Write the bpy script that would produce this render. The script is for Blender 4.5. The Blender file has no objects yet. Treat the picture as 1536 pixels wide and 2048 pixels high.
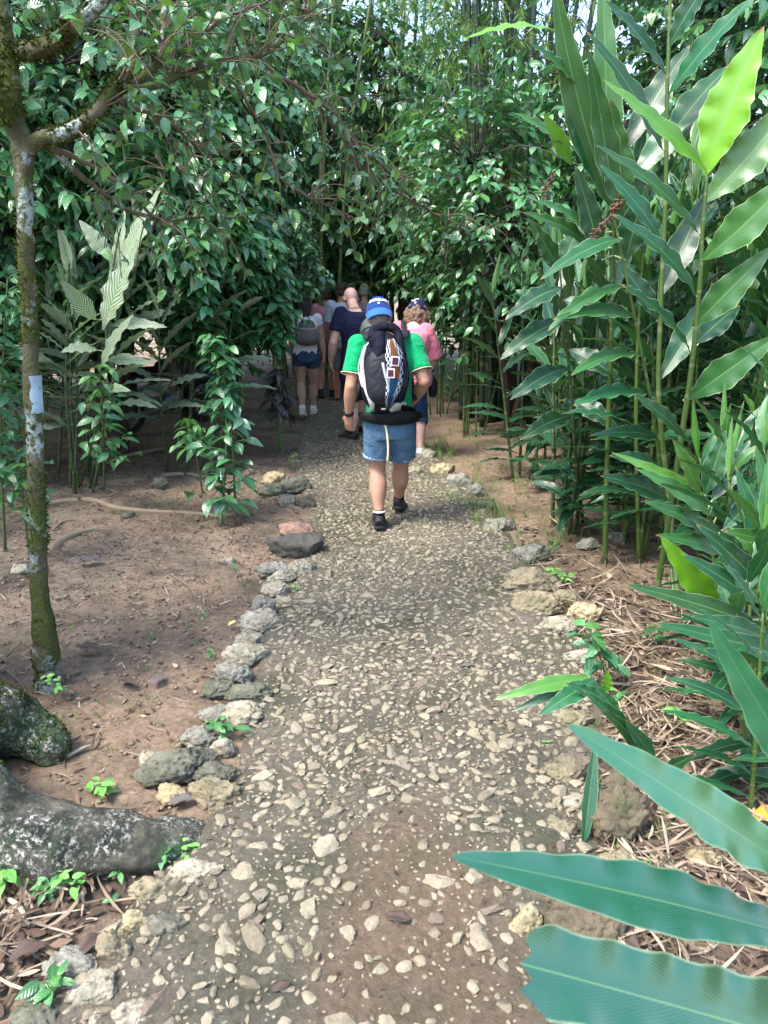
import bpy, math, random
import numpy as np
from mathutils import Vector, Matrix
random.seed(11); RN = np.random.default_rng(11)
PI = math.pi
scn = bpy.context.scene
COL = scn.collection
# ------------------------------------------------------------------ camera maths (layout measured from the photograph)
FPX = 1547.0; PITCH = math.radians(16.7); CH = 1.75
CP, SP = math.cos(PITCH), math.sin(PITCH)
def ray(px, py):
    t = (py-1024)/FPX
    return ((px-768)/FPX, CP - t*SP, -SP - t*CP)
def P(px, py, Y):
    d = ray(px, py); s = Y/d[1]
    return np.array((d[0]*s, Y, CH + d[2]*s))
def G(px, py, z=0.0):
    d = ray(px, py); s = (CH-z)/-d[2]
    return np.array((d[0]*s, d[1]*s, z))
def DEP(p):   # distance along the optical axis
    return p[1]*CP - (p[2]-CH)*SP
def nrm(v):
    v = np.asarray(v, float); return v/(np.linalg.norm(v)+1e-12)
# ------------------------------------------------------------------ noise
def _h(ix, iy, iz):
    n = (ix.astype(np.int64)*374761393 + iy.astype(np.int64)*668265263 + iz.astype(np.int64)*1274126177) & 0xffffffff
    n = ((n ^ (n >> 13))*1274126177) & 0xffffffff
    n = ((n ^ (n >> 16))*2246822519) & 0xffffffff
    return ((n ^ (n >> 15)) & 0xffffff)/float(0xffffff)
def vnoise(p):
    p = np.asarray(p, float); i = np.floor(p).astype(np.int64); f = p-i; f = f*f*(3-2*f)
    x, y, z = i[:, 0], i[:, 1], i[:, 2]; fx, fy, fz = f[:, 0], f[:, 1], f[:, 2]
    def L(a, b, t): return a+(b-a)*t
    c = [[[_h(x+a, y+b, z+c) for c in (0, 1)] for b in (0, 1)] for a in (0, 1)]
    return L(L(L(c[0][0][0], c[1][0][0], fx), L(c[0][1][0], c[1][1][0], fx), fy),
             L(L(c[0][0][1], c[1][0][1], fx), L(c[0][1][1], c[1][1][1], fx), fy), fz)*2-1
def fbm(p, o=4):
    p = np.asarray(p, float); s = 0; a = .5
    for k in range(o): s = s + a*vnoise(p*(2**k)+17.3*k); a *= .5
    return s
def ground_h(x, y):
    x = np.atleast_1d(np.asarray(x, float)); y = np.atleast_1d(np.asarray(y, float))
    p = np.stack([x, y, x*0], 1)
    return .05*fbm(p*.9, 2) + .012*fbm(p*6+9, 3)
def gh(x, y): return float(ground_h(x, y)[0])
# ------------------------------------------------------------------ mesh building
def link(o, parent=None):
    COL.objects.link(o)
    if parent is not None: o.parent = parent
    return o
def mesh_np(name, V, faces, mat=None, parent=None, uv=None, attrs=None, smooth=True, loc=None):
    """faces: list of int arrays (n,k)."""
    me = bpy.data.meshes.new(name)
    V = np.asarray(V, np.float32)
    me.vertices.add(len(V)); me.vertices.foreach_set('co', V.ravel())
    fl = [np.asarray(f, np.int32) for f in faces if len(f)]
    loops = np.concatenate([f.ravel() for f in fl]); tot = np.concatenate([np.full(len(f), f.shape[1], np.int32) for f in fl])
    st = np.concatenate([[0], np.cumsum(tot)[:-1]]).astype(np.int32)
    me.loops.add(len(loops)); me.loops.foreach_set('vertex_index', loops)
    me.polygons.add(len(tot)); me.polygons.foreach_set('loop_start', st); me.polygons.foreach_set('loop_total', tot)
    me.polygons.foreach_set('use_smooth', np.full(len(tot), smooth))
    if uv is not None:
        l = me.uv_layers.new(name='UVMap'); l.data.foreach_set('uv', np.asarray(uv, np.float32)[loops].ravel())
    for k, v in (attrs or {}).items():
        a = me.attributes.new(k, 'FLOAT', 'POINT'); a.data.foreach_set('value', np.asarray(v, np.float32))
    me.update(calc_edges=True); me.validate()
    if mat: me.materials.append(mat)
    o = bpy.data.objects.new(name, me)
    if loc is not None: o.location = loc
    return link(o, parent)
def tag(o, label=None, cat=None, group=None, kind=None):
    if label: o['label'] = label
    if cat: o['category'] = cat
    if group: o['group'] = group
    if kind: o['kind'] = kind
    return o
def empty(name, loc, label, cat, group=None, rz=0):
    o = bpy.data.objects.new(name, None); o.empty_display_size = .1
    o.location = loc; o.rotation_euler = (0, 0, rz); link(o); return tag(o, label, cat, group)
def copy_tree(root):
    r = root.copy(); COL.objects.link(r)
    for ch in root.children:
        c = ch.copy(); COL.objects.link(c); c.parent = r
        for g in ch.children:
            d = g.copy(); COL.objects.link(d); d.parent = c
    return r
def catmull(pts, n):
    p = np.asarray(pts, float)
    if len(p) < 3:
        t = np.linspace(0, 1, n*(len(p)-1)+1)[:, None]; return p[0]*(1-t)+p[-1]*t
    e = np.vstack([2*p[0]-p[1], p, 2*p[-1]-p[-2]]); out = []
    for i in range(len(p)-1):
        a, b, c, d = e[i], e[i+1], e[i+2], e[i+3]
        for k in range(n):
            t = k/n; out.append(.5*((2*b)+(-a+c)*t+(2*a-5*b+4*c-d)*t*t+(-a+3*b-3*c+d)*t**3))
    out.append(p[-1]); return np.array(out)
class Acc:
    def __init__(s): s.V = []; s.F = []; s.U = []; s.R = []; s.T = []; s.n = 0
    def add(s, V, F, U=None, rnd=0., tone=0.):
        V = np.asarray(V, float); n = len(V)
        for f in (F if isinstance(F, list) else [F]): s.F.append(np.asarray(f)+s.n)
        s.V.append(V); s.U.append(np.zeros((n, 2)) if U is None else np.asarray(U, float))
        s.R.append(np.broadcast_to(np.asarray(rnd, float), (n,))); s.T.append(np.broadcast_to(np.asarray(tone, float), (n,))); s.n += n
    def build(s, name, mat, parent=None, smooth=True, loc=None, origin=None):
        V = np.concatenate(s.V)
        if origin is not None: V = V-np.asarray(origin)
        d = {}
        for f in s.F: d.setdefault(f.shape[1], []).append(f)
        return mesh_np(name, V, [np.concatenate(v) for v in d.values()], mat, parent, np.concatenate(s.U),
                       {'rnd': np.concatenate(s.R), 'tone': np.concatenate(s.T)}, smooth, loc)
    # tube / loft: radii scalar or (a,b); a along the reference side
    def tube(s, pts, rad, seg=8, sub=1, ref=(1, 0, 0), cap=True, rnd=0., tone=0., sq=1.0):
        pts = np.asarray(pts, float)
        rad = np.array([(r, r) if np.isscalar(r) else r for r in rad], float)
        if len(rad) != len(pts):
            rad = np.stack([np.interp(np.linspace(0, 1, len(pts)), np.linspace(0, 1, len(rad)), rad[:, k]) for k in (0, 1)], 1)
        if sub > 1: c = catmull(np.hstack([pts, rad]), sub); pts, rad = c[:, :3], np.maximum(c[:, 3:], 1e-4)
        n = len(pts); T = np.gradient(pts, axis=0); T /= np.linalg.norm(T, axis=1)[:, None]+1e-12
        S = np.asarray(ref, float)[None]-T*(T@np.asarray(ref, float))[:, None]
        ln = np.linalg.norm(S, axis=1)
        for i in range(n):
            if ln[i] < .15:
                alt = np.array((0, 1, 0.)) if abs(T[i][1]) < .9 else np.array((0, 0, 1.)); S[i] = alt-T[i]*(T[i]@alt)
        S /= np.linalg.norm(S, axis=1)[:, None]+1e-12
        B = np.cross(T, S); a = np.linspace(0, 2*PI, seg, endpoint=False)
        ca, sa = np.cos(a), np.sin(a)
        if sq != 1.0: ca = np.sign(ca)*np.abs(ca)**sq; sa = np.sign(sa)*np.abs(sa)**sq
        V = pts[:, None]+S[:, None]*(ca[None, :, None]*rad[:, 0][:, None, None])+B[:, None]*(sa[None, :, None]*rad[:, 1][:, None, None])
        V = V.reshape(-1, 3); i, j = np.meshgrid(np.arange(n-1), np.arange(seg), indexing='ij'); j2 = (j+1) % seg
        F = np.stack([i*seg+j, i*seg+j2, (i+1)*seg+j2, (i+1)*seg+j], -1).reshape(-1, 4)
        U = np.stack([np.repeat(np.linspace(0, 1, n), seg), np.tile(a/(2*PI), n)], 1)
        fl = [F]
        if cap:
            V = np.vstack([V, pts[0], pts[-1]]); U = np.vstack([U, [0, 0], [1, 0]]); k = np.arange(seg); k2 = (k+1) % seg
            fl += [np.stack([k2, k, np.full(seg, n*seg)], 1), np.stack([(n-1)*seg+k, (n-1)*seg+k2, np.full(seg, n*seg+1)], 1)]
        s.add(V, fl, U, rnd, tone)
    def ell(s, c, r, R=None, seg=16, rings=10, rnd=0., tone=0., e=1.0):
        th = np.linspace(0, PI, rings+1); ph = np.linspace(0, 2*PI, seg, endpoint=False)
        t, p = np.meshgrid(th, ph, indexing='ij')
        f = lambda x: np.sign(x)*np.abs(x)**e
        V = np.stack([f(np.sin(t))*f(np.cos(p))*r[0], f(np.sin(t))*f(np.sin(p))*r[1], f(np.cos(t))*r[2]], -1).reshape(-1, 3)
        if R is not None: V = V@np.asarray(R).T
        i, j = np.meshgrid(np.arange(rings), np.arange(seg), indexing='ij'); j2 = (j+1) % seg
        F = np.stack([i*seg+j, (i+1)*seg+j, (i+1)*seg+j2, i*seg+j2], -1).reshape(-1, 4)
        U = np.stack([t.ravel()/PI, p.ravel()/(2*PI)], 1)
        s.add(V+np.asarray(c), F, U, rnd, tone)
    # long ribbon leaf
    def leaf(s, base, tip, width, nv=(0, 0, 1), bend=0.0, fold=.18, wav=.10, k=5, n=14, rnd=None, tone=0., side_bend=0., roll=0., shape=0, torn=0):
        base = np.asarray(base, float); tip = np.asarray(tip, float); L = np.linalg.norm(tip-base)
        T0 = (tip-base)/L; N = nrm(np.asarray(nv, float)-T0*(T0@np.asarray(nv, float))); Sd = np.cross(T0, N)
        ctrl = base+(tip-base)*.5+N*bend*L+Sd*side_bend*L
        u = np.linspace(0, 1, n+1)[:, None]
        C = (1-u)**2*base+2*u*(1-u)*ctrl+u*u*tip
        T = 2*(1-u)*(ctrl-base)+2*u*(tip-ctrl); T /= np.linalg.norm(T, axis=1)[:, None]+1e-9
        Nn = N[None]-T*(T@N)[:, None]; Nn /= np.linalg.norm(Nn, axis=1)[:, None]+1e-9
        S = np.cross(T, Nn); uu = u[:, 0]
        if roll:
            a = roll*uu; S, Nn = S*np.cos(a)[:, None]+Nn*np.sin(a)[:, None], Nn*np.cos(a)[:, None]-S*np.sin(a)[:, None]
        w = (np.minimum(uu/.42, 1)**.75)*(np.clip((1-uu)/.62, 0, 1)**.72) if shape == 0 else np.sin(PI*np.clip(uu, 0, 1)**.85)**.8
        if shape == 2: w = (np.minimum(uu/.5, 1)**.75)*(np.clip((1-uu)/.42, 0, 1)**.62)
        w = np.maximum(w, .035*(uu < .5))
        if torn: tip_ = 1; w = np.where(uu > .42, 1-.22*np.clip((uu-.42)/.5, 0, 1), w)*np.where(uu > .985, .9, 1)
        vs = np.array([-1, -.66, -.3, 0, .3, .66, 1]); ph = random.random()*6; rr = random.random() if rnd is None else rnd
        jag = 1+.05*np.sin(uu*53+ph*3)
        V = []; U = []
        for v in vs:
            e = abs(v)**3
            CC = C+T*((.014*L*math.sin(v*9+1)*(uu > .97)*torn)[:, None]) if torn else C
            off = fold*abs(v)*w*width/2 + wav*width*e*np.sin(2*PI*k*uu+ph+(1.3 if v > 0 else 0)+.6*np.sin(7*uu+ph))*np.minimum(1, w*1.6)
            V.append(CC+S*(v*w*jag*width/2)[:, None]+Nn*off[:, None]); U.append(np.stack([uu, np.full(n+1, v*.5+.5)], 1))
        V = np.stack(V, 1).reshape(-1, 3); U = np.stack(U, 1).reshape(-1, 2); m = 7
        i, j = np.meshgrid(np.arange(n), np.arange(m-1), indexing='ij')
        F = np.stack([i*m+j, i*m+j+1, (i+1)*m+j+1, (i+1)*m+j], -1).reshape(-1, 4)
        s.add(V, F, U, rr, tone)
# broad leaf template: x along, y across, z normal
def leaf_template(wr=.42, droop=.22, fold=.12, wavy=.0):
    us = [0, .12, .32, .55, .78, 1]; ws = [0, .55, .98, 1, .62, 0]; V = []; U = []
    for u, w in zip(us, ws):
        z = -droop*u*u+.05*math.sin(u*PI)
        V.append((u, 0, z)); U.append((u, .5))
    for sgn in (-1, 1):
        for k, (u, w) in enumerate(zip(us[1:-1], ws[1:-1])):
            V.append((u-.02, sgn*w*wr/2, -droop*u*u+.05*math.sin(u*PI)+fold*w*wr/2*1.2+wavy*(1 if k % 2 else -1))); U.append((u, .5+.5*sgn*w))
    F = []
    for sgn, o in ((-1, 6), (1, 10)):
        q = [(0, 1, o)] + [t for k in range(3) for t in ((1+k, 2+k, o+k), (2+k, o+k+1, o+k))] + [(4, 5, o+3)]
        F += [t if sgn < 0 else (t[0], t[2], t[1]) for t in q]
    return np.array(V), np.array(F), np.array(U)
def inst_leaves(acc, tpl, pos, d, n, size, rnd, tone=0.):
    V, F, U = tpl; pos = np.asarray(pos); N = len(pos)
    d = d/(np.linalg.norm(d, axis=1)[:, None]+1e-9); n = n-d*np.sum(n*d, 1)[:, None]; n /= np.linalg.norm(n, axis=1)[:, None]+1e-9
    s = np.cross(n, d); R = np.stack([d, s, n], 2)
    W = np.einsum('nij,vj->nvi', R, V)*np.asarray(size)[:, None, None]+pos[:, None]
    m = len(V); FF = (F[None]+(np.arange(N)*m)[:, None, None]).reshape(-1, F.shape[1])
    acc.add(W.reshape(-1, 3), FF, np.tile(U, (N, 1)), np.repeat(rnd, m), np.repeat(np.broadcast_to(tone, (N,)), m))
def ico(sub):
    import bmesh
    bm = bmesh.new(); bmesh.ops.create_icosphere(bm, subdivisions=sub, radius=1)
    V = np.array([v.co[:] for v in bm.verts]); F = np.array([[v.index for v in f.verts] for f in bm.faces]); bm.free(); return V, F
ICO = {k: ico(k) for k in (1, 2, 3, 4, 5)}
def rock_verts(sub, seed, rough=.3, fine=.07, facets=5):
    V, F = ICO[sub]; r = np.random.default_rng(seed)
    v = V*(1+rough*fbm(V*1.1+seed*3.7, 3))[:, None]
    for _ in range(facets):
        nn = nrm(r.normal(size=3)); c = r.uniform(.62, .92); d = v@nn; m = d > c; v[m] -= nn*((d[m]-c)*.85)[:, None]
    if sub >= 3: v = v*(1+fine*fbm(V*4.5+seed, 4)-fine*.9*np.abs(fbm(V*6.5+seed*2, 3))+fine*.35*fbm(V*17+seed, 2))[:, None]
    return v, F
def pebble_verts(sub, seed):
    V, F = ICO[sub]; r = np.random.default_rng(seed)
    v = V*(1+.62*fbm(V*1.25+seed*3.7, 2)+.34*fbm(V*2.9+seed, 2))[:, None]
    for _ in range(6):
        nn = nrm(r.normal(size=3)); c = r.uniform(.5, .85); d = v@nn; m = d > c; v[m] -= nn*((d[m]-c)*.9)[:, None]
    return v, F
# ------------------------------------------------------------------ node helpers
class NT:
    def __init__(s, name):
        s.m = bpy.data.materials.new(name); s.m.use_nodes = True; s.t = s.m.node_tree; s.t.nodes.clear(); s.out = s.n('ShaderNodeOutputMaterial')
    def n(s, typ, inp=None, **kw):
        x = s.t.nodes.new(typ)
        for k, v in kw.items(): setattr(x, k, v)
        for k, v in (inp or {}).items():
            if hasattr(v, 'is_output') or isinstance(v, bpy.types.NodeSocket): s.t.links.new(v, x.inputs[k])
            else: x.inputs[k].default_value = v
        return x
    def noise(s, scale, detail=4, rough=.55, vec=None, dist=0):
        d = {'Scale': scale, 'Detail': detail, 'Roughness': rough, 'Distortion': dist}
        if vec is not None: d['Vector'] = vec
        return s.n('ShaderNodeTexNoise', d).outputs['Fac']
    def ramp(s, fac, stops, interp='LINEAR'):
        r = s.n('ShaderNodeValToRGB', {'Fac': fac}); r.color_ramp.interpolation = interp
        while len(r.color_ramp.elements) < len(stops): r.color_ramp.elements.new(.5)
        for e, (p, c) in zip(r.color_ramp.elements, stops):
            e.position = p; e.color = (*c, 1) if len(c) == 3 else c
        return r.outputs['Color']
    def rf(s, fac, a, b, lo=0., hi=1.):
        return s.n('ShaderNodeMapRange', {'Value': fac, 'From Min': a, 'From Max': b, 'To Min': lo, 'To Max': hi}).outputs[0]
    def mix(s, f, a, b, mode='MIX'):
        x = s.n('ShaderNodeMix', data_type='RGBA', blend_type=mode)
        for k, v in ((0, f), (6, a), (7, b)):
            if isinstance(v, bpy.types.NodeSocket): s.t.links.new(v, x.inputs[k])
            else: x.inputs[k].default_value = (*v, 1) if isinstance(v, tuple) and len(v) == 3 else v
        return x.outputs[2]
    def math(s, op, a, b=0., c=None):
        x = s.n('ShaderNodeMath', operation=op)
        for k, v in enumerate((a, b) if c is None else (a, b, c)):
            if isinstance(v, bpy.types.NodeSocket): s.t.links.new(v, x.inputs[k])
            else: x.inputs[k].default_value = v
        return x.outputs[0]
    def attr(s, name): return s.n('ShaderNodeAttribute', attribute_name=name).outputs['Fac']
    def bump(s, h, strength=.5, dist=.01, normal=None):
        d = {'Height': h, 'Strength': strength, 'Distance': dist}
        if normal is not None: d['Normal'] = normal
        return s.n('ShaderNodeBump', d).outputs[0]
    def coord(s, w='Object'): return s.n('ShaderNodeTexCoord').outputs[w]
    def bsdf(s, col, rough=.8, normal=None, spec=.5, **kw):
        d = {'Base Color': col if isinstance(col, bpy.types.NodeSocket) else (*col, 1), 'Roughness': rough, 'Specular IOR Level': spec}
        if normal is not None: d['Normal'] = normal
        d.update(kw); return s.n('ShaderNodeBsdfPrincipled', d).outputs[0]
    def done(s, sh): s.t.links.new(sh, s.out.inputs['Surface']); return s.m
def plain(name, c, rough=.7, var=.25, scale=12, bump=.2, bscale=60, spec=.4, metal=0.):
    N = NT(name); co = N.coord(); f = N.noise(scale, 4, vec=co)
    col = N.mix(f, tuple(x*(1-var) for x in c), tuple(min(1, x*(1+var)) for x in c))
    return N.done(N.bsdf(col, rough, N.bump(N.noise(bscale, 3, vec=co), bump, .004), spec, Metallic=metal))
def leafmat(name, dark, light, tonecol, rough=.38, trans=.3, spec=.5, veins=26, vein_amt=.25, rim=0., obj_rand=False, variegated=False, veinbump=.35, big=False, midw=.035, mida=.6, tipbrown=False, coat=0.):
    N = NT(name); r = N.attr('rnd'); tn = N.attr('tone')
    uv = N.coord('UV'); sx = N.n('ShaderNodeSeparateXYZ', {'Vector': uv}); u, v = sx.outputs[0], sx.outputs[1]
    av = N.math('MULTIPLY', N.math('ABSOLUTE', N.math('SUBTRACT', v, .5)), 2.)
    if obj_rand:
        oi = N.n('ShaderNodeObjectInfo').outputs['Random']; r = N.math('FRACT', N.math('ADD', r, N.math('MULTIPLY', oi, .37)))
    col = N.mix(r, dark, light)
    col = N.mix(tn, col, tonecol)  # tone tint also paints the yellow-green look of backlit leaves
    col = N.mix(N.rf(N.noise(9 if not big else 16, 3, vec=N.coord()), .3, .75, 0, .45), col, N.mix(.5, col, dark))
    ph = N.math('SUBTRACT', N.math('MULTIPLY', u, veins), N.math('MULTIPLY', av, veins*.22))
    w = N.math('SINE', N.math('MULTIPLY', ph, 2*PI)); w01 = N.rf(w, -1, 1)
    if variegated:
        ph2 = N.math('ADD', N.math('SUBTRACT', N.math('MULTIPLY', u, 15.), N.math('MULTIPLY', av, 4.)), N.math('MULTIPLY', N.noise(3, 1, vec=uv), 1.0))
        st = N.rf(N.math('SINE', N.math('MULTIPLY', ph2, 2*PI)), .15, .45)
        col = N.mix(st, col, (.46, .5, .36))
    else:
        col = N.mix(N.math('MULTIPLY', w01, vein_amt), col, N.mix(.55, col, (.25, .42, .2)))
    mid = N.rf(av, midw, midw*2.6, 1, 0)
    col = N.mix(N.math('MULTIPLY', mid, mida), col, (.16, .29, .09))
    if tipbrown: col = N.mix(N.rf(N.math('ADD', u, N.math('MULTIPLY', N.noise(7, 3, vec=N.coord()), .10)), 1.005, 1.03), col, (.22, .13, .04)); col = N.mix(N.math('MULTIPLY', N.rf(N.noise(30, 4, .7, vec=N.coord()), .63, .68), .5), col, (.16, .15, .04))
    if rim: col = N.mix(N.math('MULTIPLY', N.rf(av, .93, .99), rim), col, (.45, .55, .3))
    h = N.math('ADD', N.math('MULTIPLY', w01, .6), N.math('MULTIPLY', N.rf(av, 0, .12), 1.))
    nr = N.bump(h, veinbump, .004)
    ro = N.rf(N.noise(14, 3, vec=N.coord()), .3, .7, rough-.08, rough+.14)
    p = N.bsdf(col, ro, nr, spec, **({'Coat Weight': coat, 'Coat Roughness': .22, 'Coat IOR': 1.7, 'Coat Normal': nr} if coat else {}))
    t = N.n('ShaderNodeBsdfTranslucent', {'Color': N.mix(.45, col, N.mix(tn, (.12, .30, .04), (.35, .55, .04))), 'Normal': nr}).outputs[0]
    ms = N.n('ShaderNodeMixShader', {0: trans}); N.t.links.new(p, ms.inputs[1]); N.t.links.new(t, ms.inputs[2])
    return N.done(ms.outputs[0])
# ------------------------------------------------------------------ materials
M = {}
M['bush'] = leafmat('bush_leaf', (.003, .034, .014), (.055, .23, .070), (.17, .40, .03), .27, .2, .8, veins=7, vein_amt=.2, obj_rand=True)
M['bright'] = leafmat('bright_leaf', (.008, .07, .028), (.035, .20, .075), (.15, .42, .06), .3, .24, .7, veins=7, vein_amt=.25, rim=.15)
M['canopy'] = leafmat('canopy_leaf', (.004, .038, .016), (.070, .25, .085), (.19, .40, .03), .24, .2, .9, veins=7, vein_amt=.2, obj_rand=True)
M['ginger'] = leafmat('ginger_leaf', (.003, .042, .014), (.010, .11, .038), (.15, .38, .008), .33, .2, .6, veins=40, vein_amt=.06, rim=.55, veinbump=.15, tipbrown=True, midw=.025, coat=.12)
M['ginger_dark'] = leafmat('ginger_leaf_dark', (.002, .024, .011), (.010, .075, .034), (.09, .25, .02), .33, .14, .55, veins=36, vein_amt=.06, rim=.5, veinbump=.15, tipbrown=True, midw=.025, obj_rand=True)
M['near'] = leafmat('near_leaf', (.002, .062, .024), (.008, .11, .05), (.12, .36, .03), .22, .16, 1., veins=60, vein_amt=.04, rim=.35, veinbump=.10, coat=.42, midw=.012, mida=.5, big=True)
M['shrub_light'] = leafmat('light_bush_leaf', (.006, .05, .022), (.035, .19, .085), (.14, .38, .06), .26, .2, .9, veins=7, vein_amt=.2)
M['pale_varieg'] = leafmat('pale_striped_leaf', (.05, .14, .06), (.16, .26, .13), (.3, .4, .2), .4, .3, .45, variegated=True)
M['varieg'] = leafmat('striped_leaf', (.010, .060, .022), (.04, .13, .045), (.2, .3, .12), .35, .2, .45, variegated=True)
M['bamboo_leaf'] = leafmat('bamboo_leaf', (.02, .07, .015), (.07, .16, .03), (.28, .38, .05), .4, .3, .4, veins=2, vein_amt=.05, obj_rand=True)
M['lime'] = leafmat('lime_leaf', (.12, .34, .08), (.2, .48, .12), (.3, .6, .12), .45, .35, .35, veins=6, vein_amt=.2)
M['purple'] = leafmat('purple_leaf', (.012, .01, .018), (.03, .018, .03), (.06, .03, .05), .4, .1, .45, veins=8, vein_amt=.05)
def stem_mat(name, a, b, rough=.5):
    N = NT(name); co = N.coord(); u = N.n('ShaderNodeSeparateXYZ', {'Vector': N.coord('UV')}).outputs[0]
    c = N.mix(N.noise(7, 4, vec=co), a, b)
    ring = N.rf(N.math('SINE', N.math('MULTIPLY', u, 2*PI*11)), .93, .99)
    c = N.mix(N.math('MULTIPLY', ring, .45), c, (.22, .22, .12))
    return N.done(N.bsdf(c, rough, N.bump(N.noise(40, 3, vec=co), .2, .003), .45))
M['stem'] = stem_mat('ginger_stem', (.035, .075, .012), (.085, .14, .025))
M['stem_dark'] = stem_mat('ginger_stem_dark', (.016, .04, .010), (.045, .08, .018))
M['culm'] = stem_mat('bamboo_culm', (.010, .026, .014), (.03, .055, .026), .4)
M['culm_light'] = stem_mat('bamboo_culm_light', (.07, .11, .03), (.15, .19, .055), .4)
M['twig'] = plain('twig_bark', (.10, .075, .05), .85, .5, 8, .6, 60)
M['greentwig'] = plain('green_twig', (.08, .13, .05), .6, .4, 8, .2, 60)
M['darkbark'] = plain('dark_bark', (.045, .035, .027), .9, .5, 6, .8, 40)
def lichen_bark(nm='lichen_bark', l0=.51, l1=.57, m0=.42, m1=.52):
    N = NT(nm); co = N.coord()
    st = N.n('ShaderNodeMapping', {'Vector': co, 'Scale': (1, 1, .45)}).outputs[0]
    base = N.mix(N.noise(14, 5, vec=st), (.035, .034, .018), (.15, .135, .08))
    moss = N.rf(N.noise(7, 6, .7, vec=co), m0, m1)
    base = N.mix(moss, base, N.mix(N.noise(60, 3, vec=co), (.03, .045, .008), (.10, .115, .026)))
    li = N.rf(N.noise(4.6, 5, .62, vec=N.n('ShaderNodeMapping', {'Vector': co, 'Location': (3, 1, 7), 'Scale': (1, 1, .8)}).outputs[0]), l0, l1)
    li = N.math('MULTIPLY', li, N.rf(N.noise(38, 4, .7, vec=co), .42, .52))
    col = N.mix(li, base, N.mix(N.noise(30, 3, vec=co), (.22, .28, .26), (.42, .48, .46)))
    h = N.math('ADD', N.noise(30, 6, .7, vec=st), N.math('MULTIPLY', moss, N.noise(90, 4, .7, vec=co)))
    return N.done(N.bsdf(col, .9, N.bump(h, .9, .02), .25))
M['lichen'] = lichen_bark(); M['mossy'] = lichen_bark('mossy_bark', .55, .61, .45, .55); M['band'] = plain('pale_band', (.26, .36, .42), .8, .45, 14, .6)
def root_bark():
    N = NT('root_bark'); co = N.coord()
    c = N.mix(N.rf(N.noise(9, 8, .75, vec=co), .40, .66), (.012, .016, .011), (.095, .088, .066))
    c = N.mix(N.rf(N.noise(3.1, 5, .6, vec=co), .48, .62), c, (.035, .07, .03))
    pl = N.math('MULTIPLY', N.rf(N.noise(5, 4, .6, vec=co), .44, .56), N.rf(N.noise(55, 6, .78, vec=co), .5, .58))
    c = N.mix(pl, c, (.42, .40, .35))
    return N.done(N.bsdf(c, .9, N.bump(N.math('ADD', N.noise(18, 7, .7, vec=co), N.math('MULTIPLY', pl, .25)), .8, .02), .25))
M['root'] = root_bark()
M['moss'] = plain('moss', (.045, .06, .010), 1., .6, 40, .9, 120, .1)
M['surface_root'] = plain('surface_root', (.24, .18, .12), .9, .35, 9, .7, 40)
def soil():
    N = NT('soil'); co = N.coord()
    big = N.noise(.55, 5, .6, vec=co); c = N.ramp(big, [(.3, (.25, .175, .115)), (.5, (.41, .30, .205)), (.7, (.53, .42, .30))])
    c = N.mix(N.rf(N.noise(1.9, 5, .6, vec=co), .45, .65), c, (.17, .135, .10))
    c = N.mix(N.rf(N.noise(26, 7, .72, vec=co), .38, .68), N.mix(.55, c, (.06, .04, .028)), c)
    vo = N.n('ShaderNodeTexVoronoi', {'Vector': co, 'Scale': 85.}); vd = vo.outputs['Distance']
    spk = N.math('MULTIPLY', N.rf(vd, .16, .10), N.rf(N.noise(17, 4, .6, vec=co), .48, .6))
    c = N.mix(N.math('MULTIPLY', spk, .75), c, N.mix(N.noise(50, 2, vec=co), (.45, .35, .27), (.62, .54, .44)))
    c = N.mix(N.math('MULTIPLY', N.rf(N.noise(1.2, 6, .65, vec=N.n('ShaderNodeMapping', {'Vector': co, 'Location': (8, 2, 0)}).outputs[0]), .56, .68), .5), c, (.075, .10, .04))
    h = N.math('ADD', N.math('MULTIPLY', N.noise(35, 8, .75, vec=co), 1.), N.math('MULTIPLY', spk, .5))
    h = N.math('ADD', h, N.math('MULTIPLY', N.noise(7, 4, vec=co), 1.2))
    return N.done(N.bsdf(c, .95, N.bump(h, 1., .035), .2))
M['soil'] = soil()
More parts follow.
